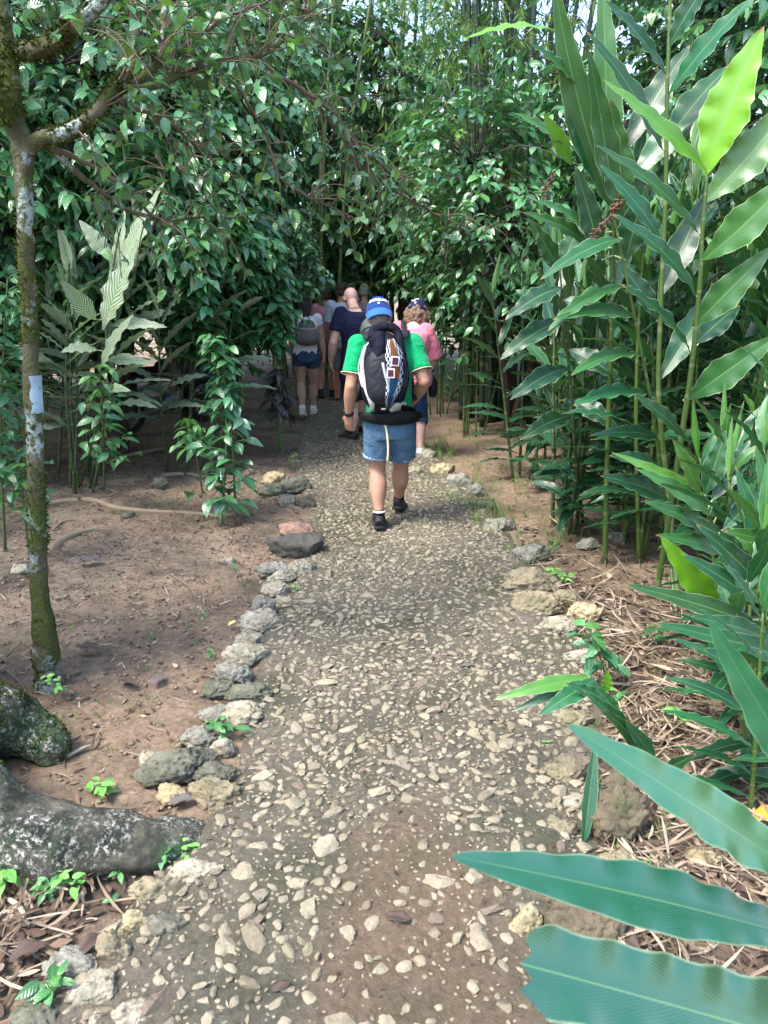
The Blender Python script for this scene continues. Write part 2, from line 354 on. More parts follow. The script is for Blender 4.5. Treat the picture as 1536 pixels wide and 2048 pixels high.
def mud():
    N = NT('path_cement'); co = N.coord()
    c = N.ramp(N.noise(1.5, 6, .62, vec=co), [(.33, (.16, .15, .11)), (.5, (.26, .23, .17)), (.66, (.34, .28, .21))])
    # worn clay stretch in the middle of the nearest part, moss along the sides
    s = N.n('ShaderNodeSeparateXYZ', {'Vector': co}); x, y = s.outputs[0], s.outputs[1]
    d = N.math('ADD', N.math('POWER', N.math('DIVIDE', N.math('SUBTRACT', x, .1), .30), 2.), N.math('POWER', N.math('DIVIDE', N.math('SUBTRACT', y, 1.5), .75), 2.))
    cl = N.rf(N.math('SUBTRACT', d, N.math('MULTIPLY', N.noise(6, 5, .65, vec=co), 1.9)), -.55, .35, 1, 0)
    c = N.mix(N.math('MULTIPLY', cl, .6), c, N.mix(N.noise(9, 5, vec=co), (.27, .15, .085), (.40, .27, .17)))
    g = N.rf(N.noise(2.3, 6, .7, vec=N.n('ShaderNodeMapping', {'Vector': co, 'Location': (4, 9, 0)}).outputs[0]), .47, .66)
    c = N.mix(N.math('MULTIPLY', g, .6), c, (.085, .105, .045))
    c = N.mix(N.rf(N.noise(40, 7, .75, vec=co), .36, .66), N.mix(.55, c, (.05, .045, .03)), c)
    vo = N.n('ShaderNodeTexVoronoi', {'Vector': co, 'Scale': 120.}).outputs['Distance']
    spk = N.math('MULTIPLY', N.rf(vo, .2, .12), N.rf(N.noise(30, 3, vec=co), .45, .6))
    c = N.mix(N.math('MULTIPLY', spk, .7), c, (.5, .44, .34))
    h = N.math('ADD', N.math('MULTIPLY', N.noise(30, 8, .78, vec=co), 2.), N.math('ADD', N.math('MULTIPLY', spk, .4), N.math('MULTIPLY', N.noise(8, 4, vec=co), 1.)))
    return N.done(N.bsdf(c, .93, N.bump(h, 1., .03), .25))
M['cement'] = mud()
def stone(name, a, b, moss=.3, mosscol=(.06, .085, .035), dark=(.07, .06, .045), rnd=False, hole=1., sc=1.):
    N = NT(name); co = N.coord()
    if rnd:
        r = N.attr('rnd'); c = N.mix(r, a, b); c = N.mix(N.attr('tone'), c, (.17, .13, .10))
        c = N.mix(N.rf(N.noise(55*sc, 6, .75, vec=co), .38, .66, 0, .75), c, N.mix(.6, c, (.08, .065, .04)))
    else:
        oi = N.n('ShaderNodeObjectInfo').outputs['Random']
        co = N.n('ShaderNodeVectorMath', {0: co, 1: N.n('ShaderNodeCombineXYZ', {'X': N.math('MULTIPLY', oi, 20), 'Y': N.math('MULTIPLY', oi, 7)}).outputs[0]}, operation='ADD').outputs[0]
        c = N.mix(N.rf(N.noise(9*sc, 6, .65, vec=co), .3, .7), a, b)
        c = N.mix(N.math('MULTIPLY', N.rf(N.noise(21*sc, 6, .7, vec=co), .48, .66), .75), c, dark)
        vo = N.n('ShaderNodeTexVoronoi', {'Vector': co, 'Scale': 26.*sc}).outputs['Distance']
        c = N.mix(N.math('MULTIPLY', N.rf(vo, .22, .1), .75*hole), c, tuple(x*.3 for x in dark))
    c = N.mix(N.math('MULTIPLY', N.rf(N.noise(6*sc, 6, .7, vec=co), .5, .66), moss*1.6 if moss < .62 else 1.), c, mosscol)
    h = N.math('ADD', N.noise(28*sc, 7, .72, vec=co), N.math('MULTIPLY', N.n('ShaderNodeTexVoronoi', {'Vector': co, 'Scale': 22.*sc}).outputs['Distance'], .7))
    return N.done(N.bsdf(c, .9, N.bump(h, 1., .018 if not rnd else .010), .25))
M['pebble'] = stone('pebble_stone', (.34, .30, .215), (.17, .145, .10), .28, (.16, .155, .085), rnd=True)
M['rock_pale'] = stone('pale_limestone', (.44, .40, .315), (.26, .225, .155), .35)
M['rock_brown'] = stone('brown_stone', (.19, .15, .095), (.095, .078, .05), .35)
M['rock_tan'] = stone('tan_limestone', (.33, .28, .185), (.20, .165, .105), .35)
M['rock_yellow'] = stone('yellow_limestone', (.47, .395, .24), (.33, .26, .15), .2)
M['rock_mossy'] = stone('mossy_limestone', (.19, .185, .14), (.085, .09, .062), .6)
M['rock_dark'] = stone('dark_stone', (.055, .055, .045), (.10, .095, .08), .3, (.03, .045, .03), hole=.3)
M['rock_pink'] = stone('pink_stone', (.33, .20, .155), (.22, .13, .10), .1)
M['rock_grey'] = stone('grey_limestone', (.31, .295, .25), (.17, .16, .13), .4)
def straw(name, stops):
    N = NT(name); return N.done(N.bsdf(N.mix(N.rf(N.noise(25, 3, vec=N.coord()), .3, .8, 0, .4), N.ramp(N.attr('rnd'), stops), (.12, .08, .05)), .8, spec=.25))
M['straw'] = straw('dry_straw', [(0, (.045, .03, .02)), (.3, (.11, .08, .052)), (.6, (.23, .178, .122)), (1, (.40, .335, .25))])
M['debris'] = straw('leaf_debris', [(0, (.012, .009, .008)), (.45, (.06, .038, .028)), (.75, (.17, .115, .08)), (1, (.36, .29, .21))])
M['deadleaf'] = plain('dead_leaf', (.06, .038, .028), .7, .5, 18, .3)
M['deadgrey'] = plain('dead_leaf_grey', (.10, .085, .08), .7, .4, 18, .3)
M['yellowleaf'] = plain('yellow_leaf', (.68, .58, .16), .55, .25, 18, .2)
M['orangeleaf'] = plain('orange_leaf', (.55, .27, .03), .5, .3, 18, .2)
M['creamleaf'] = plain('cream_leaf', (.62, .56, .36), .6, .25, 18, .2)
M['grass'] = leafmat('grass_blade', (.05, .10, .03), (.13, .22, .06), (.3, .35, .1), .5, .3, .3, veins=1, vein_amt=0)
# people
def skin(name, a, b):
    N = NT(name); co = N.coord(); c = N.mix(N.rf(N.noise(9, 4, vec=co), .35, .65), a, b)
    return N.done(N.bsdf(c, .52, N.bump(N.noise(90, 3, vec=co), .12, .003), .4, **{'Subsurface Weight': .08, 'Subsurface Radius': (.02, .008, .004), 'Subsurface Scale': .5}))
M['skin_a'] = skin('skin_tanned', (.34, .18, .12), (.44, .24, .165))
M['skin_b'] = skin('skin_pale', (.46, .28, .22), (.56, .36, .29))
M['skin_c'] = skin('skin_ruddy', (.34, .15, .095), (.42, .21, .14))
def cloth(name, c, var=.12, fold=.8, fs=9, rough=.85, spec=.2):
    N = NT(name); co = N.coord(); col = N.mix(N.noise(14, 3, vec=co), tuple(x*(1-var) for x in c), tuple(min(1, x*(1+var)) for x in c))
    h = N.math('ADD', N.noise(fs, 3, .5, vec=co, dist=1.2), N.math('MULTIPLY', N.noise(500, 1, vec=co), .03))
    return N.done(N.bsdf(col, rough, N.bump(h, fold, .03), spec, **{'Sheen Weight': .1 if max(c) > .08 else 0.}))
M['green_shirt'] = cloth('green_jersey', (.0, .27, .10)); M['pink_shirt'] = cloth('pink_jersey', (.62, .17, .22))
M['navy_shirt'] = cloth('navy_jersey', (.008, .011, .034)); M['white_shirt'] = cloth('white_cotton', (.80, .80, .82))
M['plaid_pink'] = cloth('pink_plaid_cotton', (.60, .24, .28)); M['blue_shirt'] = cloth('pale_blue_cotton', (.42, .50, .58))
M['brown_cloth'] = cloth('brown_cotton', (.16, .08, .05)); M['black_cloth'] = cloth('black_cotton', (.012, .012, .016))
M['grey_cloth'] = cloth('grey_cotton', (.20, .20, .22))
def denim(name, a, b):
    N = NT(name); co = N.coord(); c = N.mix(N.rf(N.noise(5, 4, .6, vec=co), .35, .65), a, b)
    c = N.mix(N.rf(N.noise(160, 3, .8, vec=co), .4, .7), N.mix(.35, c, (.02, .04, .09)), c)
    return N.done(N.bsdf(c, .9, N.bump(N.math('ADD', N.noise(11, 4, .6, vec=co, dist=1.), N.math('MULTIPLY', N.noise(300, 2, vec=co), .08)), .9, .025), .15))
M['denim'] = denim('light_denim', (.055, .115, .20), (.12, .215, .32)); M['denim_dark'] = denim('dark_denim', (.008, .025, .075), (.025, .065, .15))
M['denim_mid'] = denim('mid_denim', (.03, .065, .115), (.065, .12, .19)); M['hem'] = denim('frayed_hem', (.22, .32, .40), (.34, .42, .48))
M['cap_blue'] = cloth('cap_blue', (.003, .030, .15), .2, .25, 20); M['cap_bill'] = cloth('cap_bill_washed', (.02, .10, .33), .25, .2, 25); M['cap_navy'] = cloth('cap_navy', (.014, .018, .06), .2, .3, 20)
M['white_mark'] = plain('white_mark', (.82, .82, .80), .6, .05); M['cream_trim'] = plain('cream_trim', (.70, .62, .40), .7, .05)
M['pack_black'] = cloth('pack_black_nylon', (.005, .005, .007), .2, .45, 12, .6, .2); M['pack_grey'] = cloth('pack_charcoal_nylon', (.018, .018, .026), .2, .5, 12, .6, .25)
M['pack_strap'] = cloth('pack_strap_web', (.012, .013, .02), .1, .1, 30, .7); M['pack_silver'] = cloth('pack_silver_trim', (.48, .48, .50), .12, .2, 20, .5, .4)
M['navy_jacket'] = cloth('navy_fleece', (.004, .005, .014), .2, .9, 7); M['bag_grey'] = cloth('grey_leather', (.16, .14, .14), .15, .4, 10, .5, .4)
M['bag_olive'] = cloth('olive_grey_nylon', (.13, .16, .13), .15, .4, 10, .6); M['bag_olive_trim'] = plain('dark_piping', (.02, .03, .03), .7)
M['shoe_black'] = plain('shoe_black', (.012, .012, .014), .6, .3, 30, .4, 150); M['shoe_white'] = plain('shoe_white', (.62, .62, .62), .6, .1, 30, .3, 90)
M['sole_black'] = plain('sole_black', (.02, .02, .022), .8); M['sole_white'] = plain('sole_white', (.6, .58, .54), .7, .1)
M['sandal'] = plain('sandal_brown', (.06, .04, .03), .7); M['watch'] = plain('watch_black', (.01, .01, .012), .35)
M['eye'] = plain('eye_dark', (.03, .02, .02), .2)
def hairmat(name, a, b):
    N = NT(name); co = N.coord(); f = N.noise(70, 5, .7, vec=co, dist=2.)
    return N.done(N.bsdf(N.mix(N.rf(f, .35, .65), a, b), .6, N.bump(f, 1., .01), .35))
M['hair_curly'] = hairmat('hair_curly', (.05, .03, .018), (.32, .21, .14)); M['hair_dark'] = hairmat('hair_dark', (.02, .014, .01), (.07, .05, .035)); M['hair_grey'] = hairmat('hair_grey', (.14, .13, .12), (.42, .40, .37))
M['tyre'] = plain('tyre_rubber', (.02, .02, .02), .85); M['metal'] = plain('dull_metal', (.25, .25, .26), .4, .2, metal=.8); M['bike_paint'] = plain('bike_paint', (.03, .03, .05), .35)
M['panel_blue'] = plain('panel_blue', (.02, .05, .16), .3); M['panel_frame'] = plain('panel_frame', (.6, .6, .62), .5); M['pole_orange'] = plain('pole_orange', (.42, .17, .04), .6)
M['seed'] = plain('dry_seed_head', (.10, .055, .035), .8, .4)
def textile():
    N = NT('woven_textile'); uv = N.coord('UV'); s = N.n('ShaderNodeSeparateXYZ', {'Vector': uv}); u, v = s.outputs[0], s.outputs[1]
    a = N.math('ABSOLUTE', N.math('SUBTRACT', v, .5))
    ck = N.n('ShaderNodeTexChecker', {'Vector': N.n('ShaderNodeMapping', {'Vector': uv, 'Scale': (20, 12, 1), 'Rotation': (0, 0, .0)}).outputs[0], 'Scale': 1.}).outputs['Fac']
    fine = N.n('ShaderNodeTexChecker', {'Vector': N.n('ShaderNodeMapping', {'Vector': uv, 'Scale': (90, 48, 1)}).outputs[0], 'Scale': 1.}).outputs['Fac']
    c_out = N.mix(ck, (.005, .006, .018), (.50, .51, .56)); c_mid = N.mix(fine, (.45, .45, .55), (.12, .12, .22))
    c_in = N.mix(N.rf(u, .50, .52), (.16, .06, .025), (.01, .045, .09))
    c = N.mix(N.rf(a, .17, .175), c_in, c_mid); c = N.mix(N.rf(a, .20, .205), c, c_out)
    c = N.mix(N.rf(a, .46, .465), c, (.012, .014, .04)); c = N.mix(N.rf(u, .80, .81), c, N.mix(.6, c, (.012, .014, .04)))
    return N.done(N.bsdf(c, .95, N.bump(N.noise(200, 2, vec=uv), .3, .003), .1))
M['textile'] = textile(); M['maroon'] = plain('maroon_thread', (.08, .015, .03), .9)
# ------------------------------------------------------------------ people
def remesh(acc, name, mat, parent, origin, voxel=.007, smooth=3, fold=0., fs=9., ff=.45):
    o = acc.build(name, None, None); me0 = o.data
    m = o.modifiers.new('r', 'REMESH'); m.mode = 'VOXEL'; m.voxel_size = voxel
    s = o.modifiers.new('s', 'SMOOTH'); s.iterations = smooth; s.factor = .5
    dg = bpy.context.evaluated_depsgraph_get(); me = bpy.data.meshes.new_from_object(o.evaluated_get(dg))
    bpy.data.objects.remove(o); bpy.data.meshes.remove(me0); me.name = name
    n = len(me.vertices); co = np.empty(n*3, np.float32); me.vertices.foreach_get('co', co); co = co.reshape(-1, 3)
    if fold:
        no = np.empty(n*3, np.float32); me.vertices.foreach_get('normal', no); no = no.reshape(-1, 3)
        q = co*np.array([fs, fs, fs*ff])+fbm(co*5, 2)[:, None]*1.3
        co = co+no*(fold*(1-2*np.abs(fbm(q, 3)))[:, None]-fold*.6)
    co = co-np.asarray(origin, np.float32); me.vertices.foreach_set('co', co.astype(np.float32).ravel())
    me.polygons.foreach_set('use_smooth', np.full(len(me.polygons), True))
    me.materials.clear(); me.materials.append(mat); me.update()
    return link(bpy.data.objects.new(name, me), parent)
def lerp(a, b, t): return np.asarray(a)*(1-t)+np.asarray(b)*t
def limb(acc, a, b, rads, bow=(0, 0, 0), seg=16):
    n = len(rads); pts = [lerp(a, b, i/(n-1))+np.asarray(bow)*math.sin(PI*i/(n-1)) for i in range(n)]
    acc.tube(pts, rads, seg, 3)
def hand(acc, wr, hd, side, curl=.5, s=1.0, palm=(0, 1, 0)):
    """wrist, direction of hand, body side (-1 left, 1 right): palm, four fingers of unequal length, thumb"""
    d = nrm(hd); pn = nrm(np.asarray(palm, float)-d*np.dot(d, palm)); sd = np.cross(d, pn)*1.0
    c = wr+d*.048*s; R = np.stack([sd, d, pn], 1)
    acc.ell(c, (.040*s, .056*s, .017*s), R, 14, 10, e=.75)
    acc.tube([wr-d*.03, wr+d*.03], [(.027*s, .021*s), (.034*s, .019*s)], 12, ref=sd)
    for k, (o, L) in enumerate(((-.030, .068), (-.010, .078), (.011, .073), (.030, .058))):
        p = wr+d*.090*s+sd*o*s; pts = [p]; dd = d.copy(); a = 0
        for j, f in enumerate((.45, .32, .26)):
            a += curl*(.55+.12*k*.5); dd = d*math.cos(a)+pn*math.sin(a); p = p+dd*L*f*s; pts.append(p)
        acc.tube(pts, [.0092*s, .0088*s, .0080*s, .0062*s], 8, 2, ref=sd)
    t0 = wr+d*.035*s-sd*.032*s*1; td = nrm(d*.75-sd*.6+pn*.35)
    acc.tube([t0, t0+td*.034*s, t0+td*.05*s+d*.014*s+pn*.008*s, t0+td*.055*s+d*.032*s+pn*.014*s], [.013*s, .0115*s, .010*s, .007*s], 8, 2)
def shoe(root, org, an, toe, mat, sole, label=None, s=1.0, heel_up=0., name='shoe', sandal=False):
    """an = ankle point; toe = horizontal direction the foot points; heel_up = pitch (rad)"""
    f = nrm((toe[0], toe[1], 0)); z = np.array((0, 0, 1.)); r = np.cross(f, z)
    f2 = f*math.cos(heel_up)-z*math.sin(heel_up); u2 = f*math.sin(heel_up)+z*math.cos(heel_up)
    B = an-u2*.075*s   # bottom of heel under ankle
    A = Acc(); L = .27*s
    st = [(-.065, .030, .040, .052), (-.05, .036, .048, .060), (0, .038, .060, .075), (.05, .040, .05, .066), (.10, .046, .036, .048), (.15, .048, .030, .040), (.19, .040, .024, .032), (.205, .022, .015, .022)]
    if sandal: st = [(a, b*.9, c*.75, d*.75) for a, b, c, d in st]
    A.tube([B+f2*a*s+u2*(d)*s*.62 for a, b, c, d in st], [(b*s, c*s) for a, b, c, d in st], 16, 3, ref=r, sq=.8)
    if not sandal: A.tube([B+u2*.055*s, B+u2*.098*s-f2*.004], [(.040*s, .050*s), (.037*s, .043*s)], 16, ref=r)
    o = remesh(A, name, mat, root, org, .006, 2)
    S = Acc(); S.tube([B+f2*a*s+u2*.012*s for a, b, c, d in st], [((b+.005)*s, .013*s) for a, b, c, d in st], 16, 3, ref=r, sq=.55)
    S.build('sole', sole, o, origin=org)
    if not sandal:
        Lc = Acc()
        for k in range(4):
            q = B+f2*(.055+.022*k)*s+u2*(.105-.012*k)*s; Lc.tube([q-r*.022, q+u2*.004, q+r*.022], [.003]*3, 5)
        Lc.build('laces', M['sole_white'] if mat is M['shoe_white'] else M['pack_grey'], o, origin=org)
    if label: o['label'] = label
    return o
def person(label, J, skinm, H=1.68, group=None, hair=None, shirt=None, shorts=None, build=1.0, bald=False, shoes=None, short_len=.75, sleeve=.8, name='person', hem=None, hair_kind='short', shorts_r=1.0, curlL=.5, curlR=.5, palmL=(1, .2, 0), palmR=(-1, .2, 0), loose=.0, shirt_low=-.05, capped=False):
    J = {k: np.asarray(v, float) for k, v in J.items()}; b = build; s = H/1.7
    org = np.array(((J['ankL'][0]+J['ankR'][0])/2, (J['ankL'][1]+J['ankR'][1])/2, 0.0))
    root = empty(name, tuple(org), label, 'person', group)
    A = Acc(); hips = (J['hipL']+J['hipR'])/2; sh = (J['shL']+J['shR'])/2; up = nrm(sh-hips)
    ax = nrm(J['shR']-J['shL']); hx = nrm(J['hipR']-J['hipL'])
    hw = np.linalg.norm(J['hipR']-J['hipL'])/2; sw = np.linalg.norm(J['shR']-J['shL'])/2
    fw = np.cross(up, ax)
    T = [(hips-up*.08, hw+.05*b, .095*b), (hips+up*.02, hw+.085*b, .118*b), (lerp(hips, sh, .28)-fw*0, hw+.06*b, .112*b), (lerp(hips, sh, .55), (sw*.80), .118*b), (lerp(hips, sh, .80)-fw*.01, sw*.92, .118*b), (lerp(hips, sh, 1.0), sw*.80, .082*b), (sh+up*.045, sw*.40, .062*b)]
    A.tube([t[0] for t in T], [(t[1], t[2]) for t in T], 24, 4, ref=ax, sq=.85)
    A.tube([sh+up*.02, J['neck'], lerp(J['neck'], J['head'], .6)], [.066*b, .057*b, .056*b], 14, 3)
    hu = nrm(J['head']-J['neck']+np.array((0, 0, .05))); hf = J.get('face', np.array((0, 1, -.25))); hf = nrm(hf-hu*np.dot(hf, hu)); hr = np.cross(hf, hu)
    R = np.stack([hr, hf, hu], 1); hc = J['head']
    A.ell(hc+hu*.015, (.076*s, .094*s, .098*s), R, 20, 14); A.ell(hc+hf*.030-hu*.055, (.055*s, .062*s, .058*s), R)
    A.ell(hc+hf*.104*s-hu*.02, (.014, .020, .024), R, 10, 8); A.ell(hc+hf*.080*s-hu*.062, (.026, .016, .008), R, 10, 6)
    for q in (-1, 1): A.ell(hc+hr*q*.078*s-hu*.012, (.010, .020, .032), R, 10, 8)
    for q in 'LR':
        sg = -1 if q == 'L' else 1
        limb(A, J['sh'+q], J['el'+q], [.058*b, .060*b, .054*b, .048*b, .043*b]); limb(A, J['el'+q], J['wr'+q], [.043*b, .047*b, .044*b, .036*b, .028*b])
        A.ell(J['sh'+q], (.066*b,)*3); A.ell(J['el'+q], (.044*b,)*3); A.ell(J['kn'+q], (.060*b,)*3)
        hand(A, J['wr'+q], J['ha'+q]-J['wr'+q], sg, curlL if q == 'L' else curlR, s*.98, palmL if q == 'L' else palmR)
        limb(A, J['hip'+q], J['kn'+q], [.092*b, .093*b, .084*b, .070*b, .060*b]); limb(A, J['kn'+q], J['ank'+q], [.058*b, .060*b, .066*b, .060*b, .046*b, .038*b, .036*b], bow=-fw*.012)
        A.ell(J['ank'+q]+np.array((0, 0, -.01)), (.037, .045, .04))
    remesh(A, 'body', skinm, root, org, .0065, 2)
    for q in (-1, 1): E = Acc(); E.ell(hc+hf*.085*s+hr*q*.030+hu*.012, (.011, .008, .008), R, 8, 6); E.build('eye', M['eye'], root, origin=org)
    if hair is not None:
        Hh = Acc()
        if hair_kind == 'curly':
            rr = random.Random(5)
            for k in range(170):
                d = nrm([rr.gauss(0, 1), rr.gauss(-.25, .8), rr.gauss(-.35, .9)])
                if d[1] > .55: continue
                c = hc+R@(d*np.array((.115, .118, .115)))-hu*.025; Hh.ell(c, (.021, .021, .023), None, 8, 6)
            Hh.ell(hc-hf*.01-hu*.02, (.105, .105, .10), R); remesh(Hh, 'hair', hair, root, org, .006, 1, .006, 30, 1)
        elif hair_kind == 'long':
            Hh.ell(hc-hf*.012+hu*.02, (.087*s, .10*s, .10*s), R, 20, 14); Hh.tube([hc-hf*.03, hc-hf*.07-hu*.12, hc-hf*.075-hu*.27], [(.08, .07), (.085, .045), (.05, .02)], 16, 4, ref=hr); remesh(Hh, 'hair', hair, root, org, .007, 2, .004, 25, .2)
        else:
            Hh.ell(hc-hf*.014+hu*(.006 if capped else .022), (.081*s, .093*s, (.086 if capped else .098)*s), R, 20, 14); Hh.ell(hc-hf*.045-hu*.04, (.066*s, .055*s, .05*s), R); remesh(Hh, 'hair', hair, root, org, .006, 1, .003, 40, 1)
    out = {'root': root, 'org': org, 'hc': hc, 'R': R, 'hips': hips, 'sh': sh, 'up': up, 'ax': ax, 'fw': fw}
    if shirt is not None:
        S = Acc(); e = .016+loose
        TT = [(hips+up*shirt_low, hw+.095*b+loose, .128*b+loose)]+[(t[0], t[1]+e, t[2]+e) for t in T[1:6]]+[(sh+up*.040, sw*.46, .076*b)]
        S.tube([t[0] for t in TT], [(t[1], t[2]) for t in TT], 28, 4, ref=ax, sq=.85)
        for q in 'LR':
            a, c = J['sh'+q], J['el'+q]; sl = sleeve; w = nrm(c-a)
            S.ell(a+up*.004, (.076*b,)*3); S.tube([a-w*.02, lerp(a, c, sl*.5), lerp(a, c, sl)], [.074*b, .072*b+loose*.6, .074*b+loose*.8], 18, 4)
        out['shirt'] = remesh(S, 'shirt', shirt, root, org, .009, 3, .007, 8)
    if shorts is not None:
        S = Acc(); k = shorts_r
        S.tube([hips+up*.10, hips+up*.04, hips-up*.03, hips-up*.10], [(hw+.078*b, .118*b), (hw+.098*b, .132*b), (hw+.105*b, .142*b), (hw+.085*b, .135*b)], 26, 3, ref=hx, sq=.85)
        for q in 'LR':
            a, c = J['hip'+q], J['kn'+q]
            if short_len <= 1: ends = [a, lerp(a, c, short_len*.5), lerp(a, c, short_len)]
            else: ends = [a, c, lerp(c, J['ank'+q], short_len-1)]
            S.tube(ends, [(.108*b*k, .118*b*k), (.106*b*k, .114*b*k), (.104*b*k, .110*b*k)], 20, 4, ref=hx)
            if hem is not None:
                Q = Acc(); d = nrm(ends[-1]-ends[-2]); Q.tube([ends[-1]-d*.022, ends[-1]+d*.004], [(.1045*b*k, .1105*b*k), (.1045*b*k, .1105*b*k)], 24, ref=hx); Q.build('hem', hem, root, origin=org)
        out['shorts'] = remesh(S, 'shorts', shorts, root, org, .009, 2, .006, 7)
    if shoes is not None:
        for q in 'LR':
            m, so, kw = shoes if len(shoes) == 3 else (*shoes, {})
            shoe(root, org, J['ank'+q], J.get('toe'+q, np.array((0, 1, 0))), m, so, heel_up=float(J['up'+q]) if 'up'+q in J else 0., **kw)
            if not kw.get('sandal'):
                K = Acc(); d = nrm(J['kn'+q]-J['ank'+q]); K.tube([J['ank'+q]-d*.02, J['ank'+q]+d*.055], [.043, .041], 16); K.build('sock', kw.get('sock') or (M['black_cloth'] if m is M['shoe_black'] else M['white_shirt']), root, origin=org)
    return out
def walker(x, y, H=1.68, lean=.06, stride=.22, lead='R', sx=.165, dx=0., arms=(0.05, -.05), hw=.085, head_fwd=.07):
    """default joints of someone walking away from the camera"""
    s = H/1.7; J = {}; z0 = gh(x, y)
    hz = .88*s+z0; J['hipL'] = (x-hw, y, hz); J['hipR'] = (x+hw, y, hz); shy = y+lean
    J['shL'] = (x+dx-sx, shy, 1.38*s+z0); J['shR'] = (x+dx+sx, shy, 1.38*s+z0); J['neck'] = (x+dx, shy+.03, 1.46*s+z0); J['head'] = (x+dx, shy+head_fwd, 1.58*s+z0)
    for q, sg in (('L', -1), ('R', 1)):
        f = (1 if q == lead else -1)*stride
        J['kn'+q] = (x+sg*(hw+.005), y+f*.55+.05, .48*s+z0); J['ank'+q] = (x+sg*(hw-.01), y+f-(.02), (.085+z0) if q == lead else .125+z0)
        if q != lead: J['up'+q] = .45
        a = arms[0] if q == 'L' else arms[1]
        J['el'+q] = (x+dx+sg*(sx+.045), shy+a*.8-.02, 1.10*s+z0); J['wr'+q] = (x+dx+sg*(sx+.055), shy+a*2+.03, .86*s+z0); J['ha'+q] = (x+dx+sg*(sx+.05), shy+a*2.3+.05, .76*s+z0)
    return J
# backpack: rounded shell in a local frame (x across, z up, surface pointing back to the camera)
class Pack:
    def __init__(s, c, w, h, d, ax, up, lean=0.):
        s.c = np.asarray(c, float); s.w, s.h, s.d = w/2, h/2, d; s.ax = nrm(ax); s.up = nrm(up); s.bk = np.cross(s.ax, s.up)*-1
        if s.bk[1] > 0: s.bk = -s.bk
    def width(s, z): zz = np.clip(z/s.h, -1, 1); return s.w*(1-np.abs(zz)**3.2)**.5*(1-.10*zz)
    def surf(s, x, z, off=0.):
        ww = max(float(s.width(z)), 1e-3); q = min(abs(x)/ww, 1); zz = min(abs(z)/s.h, 1)
        d = s.d*((1-q**2.6)**.5)*(1-zz**3)**.5*(1-.18*(z/s.h))
        n = nrm((x/ww*.9*q, 1.0, z/s.h*.5*zz))
        return s.c+s.ax*(x+n[0]*off)+s.up*(z+n[2]*off)+s.bk*(d+n[1]*off)
    def body(s, root, mat, org, name='backpack_body', fold=.003):
        A = Acc(); nz, nx = 34, 26; V = []; F = []
        for i in range(nz+1):
            z = s.h*math.sin((i/nz-.5)*PI)*.999; ww = float(s.width(z))
            for j in range(nx+1): V.append(s.surf(ww*math.sin((j/nx-.5)*PI), z))
            for j in range(nx+1): x = ww*math.sin((.5-j/nx)*PI); V.append(s.c+s.ax*x+s.up*z-s.bk*.03*(1-abs(z/s.h)**4))
        m = 2*(nx+1); V = np.array(V)
        for i in range(nz):
            for j in range(m): k = (j+1) % m; F.append((i*m+j, i*m+k, (i+1)*m+k, (i+1)*m+j))
        A.add(V, [np.array(F), np.array([[0]+[k for k in range(m-1, 0, -1)]]), np.array([[nz*m+k for k in range(m)]])]); return remesh(A, name, mat, root, org, .007, 2, fold, 10)
    def ribbon(s, pts, width, mat, root, org, name, off=.007, thick=.006, wid2=None, sub=6):
        p = catmull(np.array([(a, b, 0) for a, b in pts]), sub); A = Acc(); n = len(p); V = []; U = []
        T = np.gradient(p, axis=0); T /= np.linalg.norm(T, axis=1)[:, None]+1e-9; Nn = np.stack([-T[:, 1], T[:, 0]], 1)
        W = np.interp(np.linspace(0, 1, n), np.linspace(0, 1, len(width) if hasattr(width, '__len__') else 2), width if hasattr(width, '__len__') else (width, width)); K = 7
        for i in range(n):
            for j in range(K):
                v = j/(K-1)-.5; q = p[i, :2]+Nn[i]*v*W[i]; e = off*(1 if 0 < j < K-1 else -.2); V.append(s.surf(q[0], q[1], e)); U.append((i/(n-1), v+.5))
        F = [(i*K+j, (i+1)*K+j, (i+1)*K+j+1, i*K+j+1) for i in range(n-1) for j in range(K-1)]
        A.add(V, np.array(F), U); o = A.build(name, mat, root, origin=org)
        md = o.modifiers.new('t', 'SOLIDIFY'); md.thickness = thick; md.offset = -1; return o
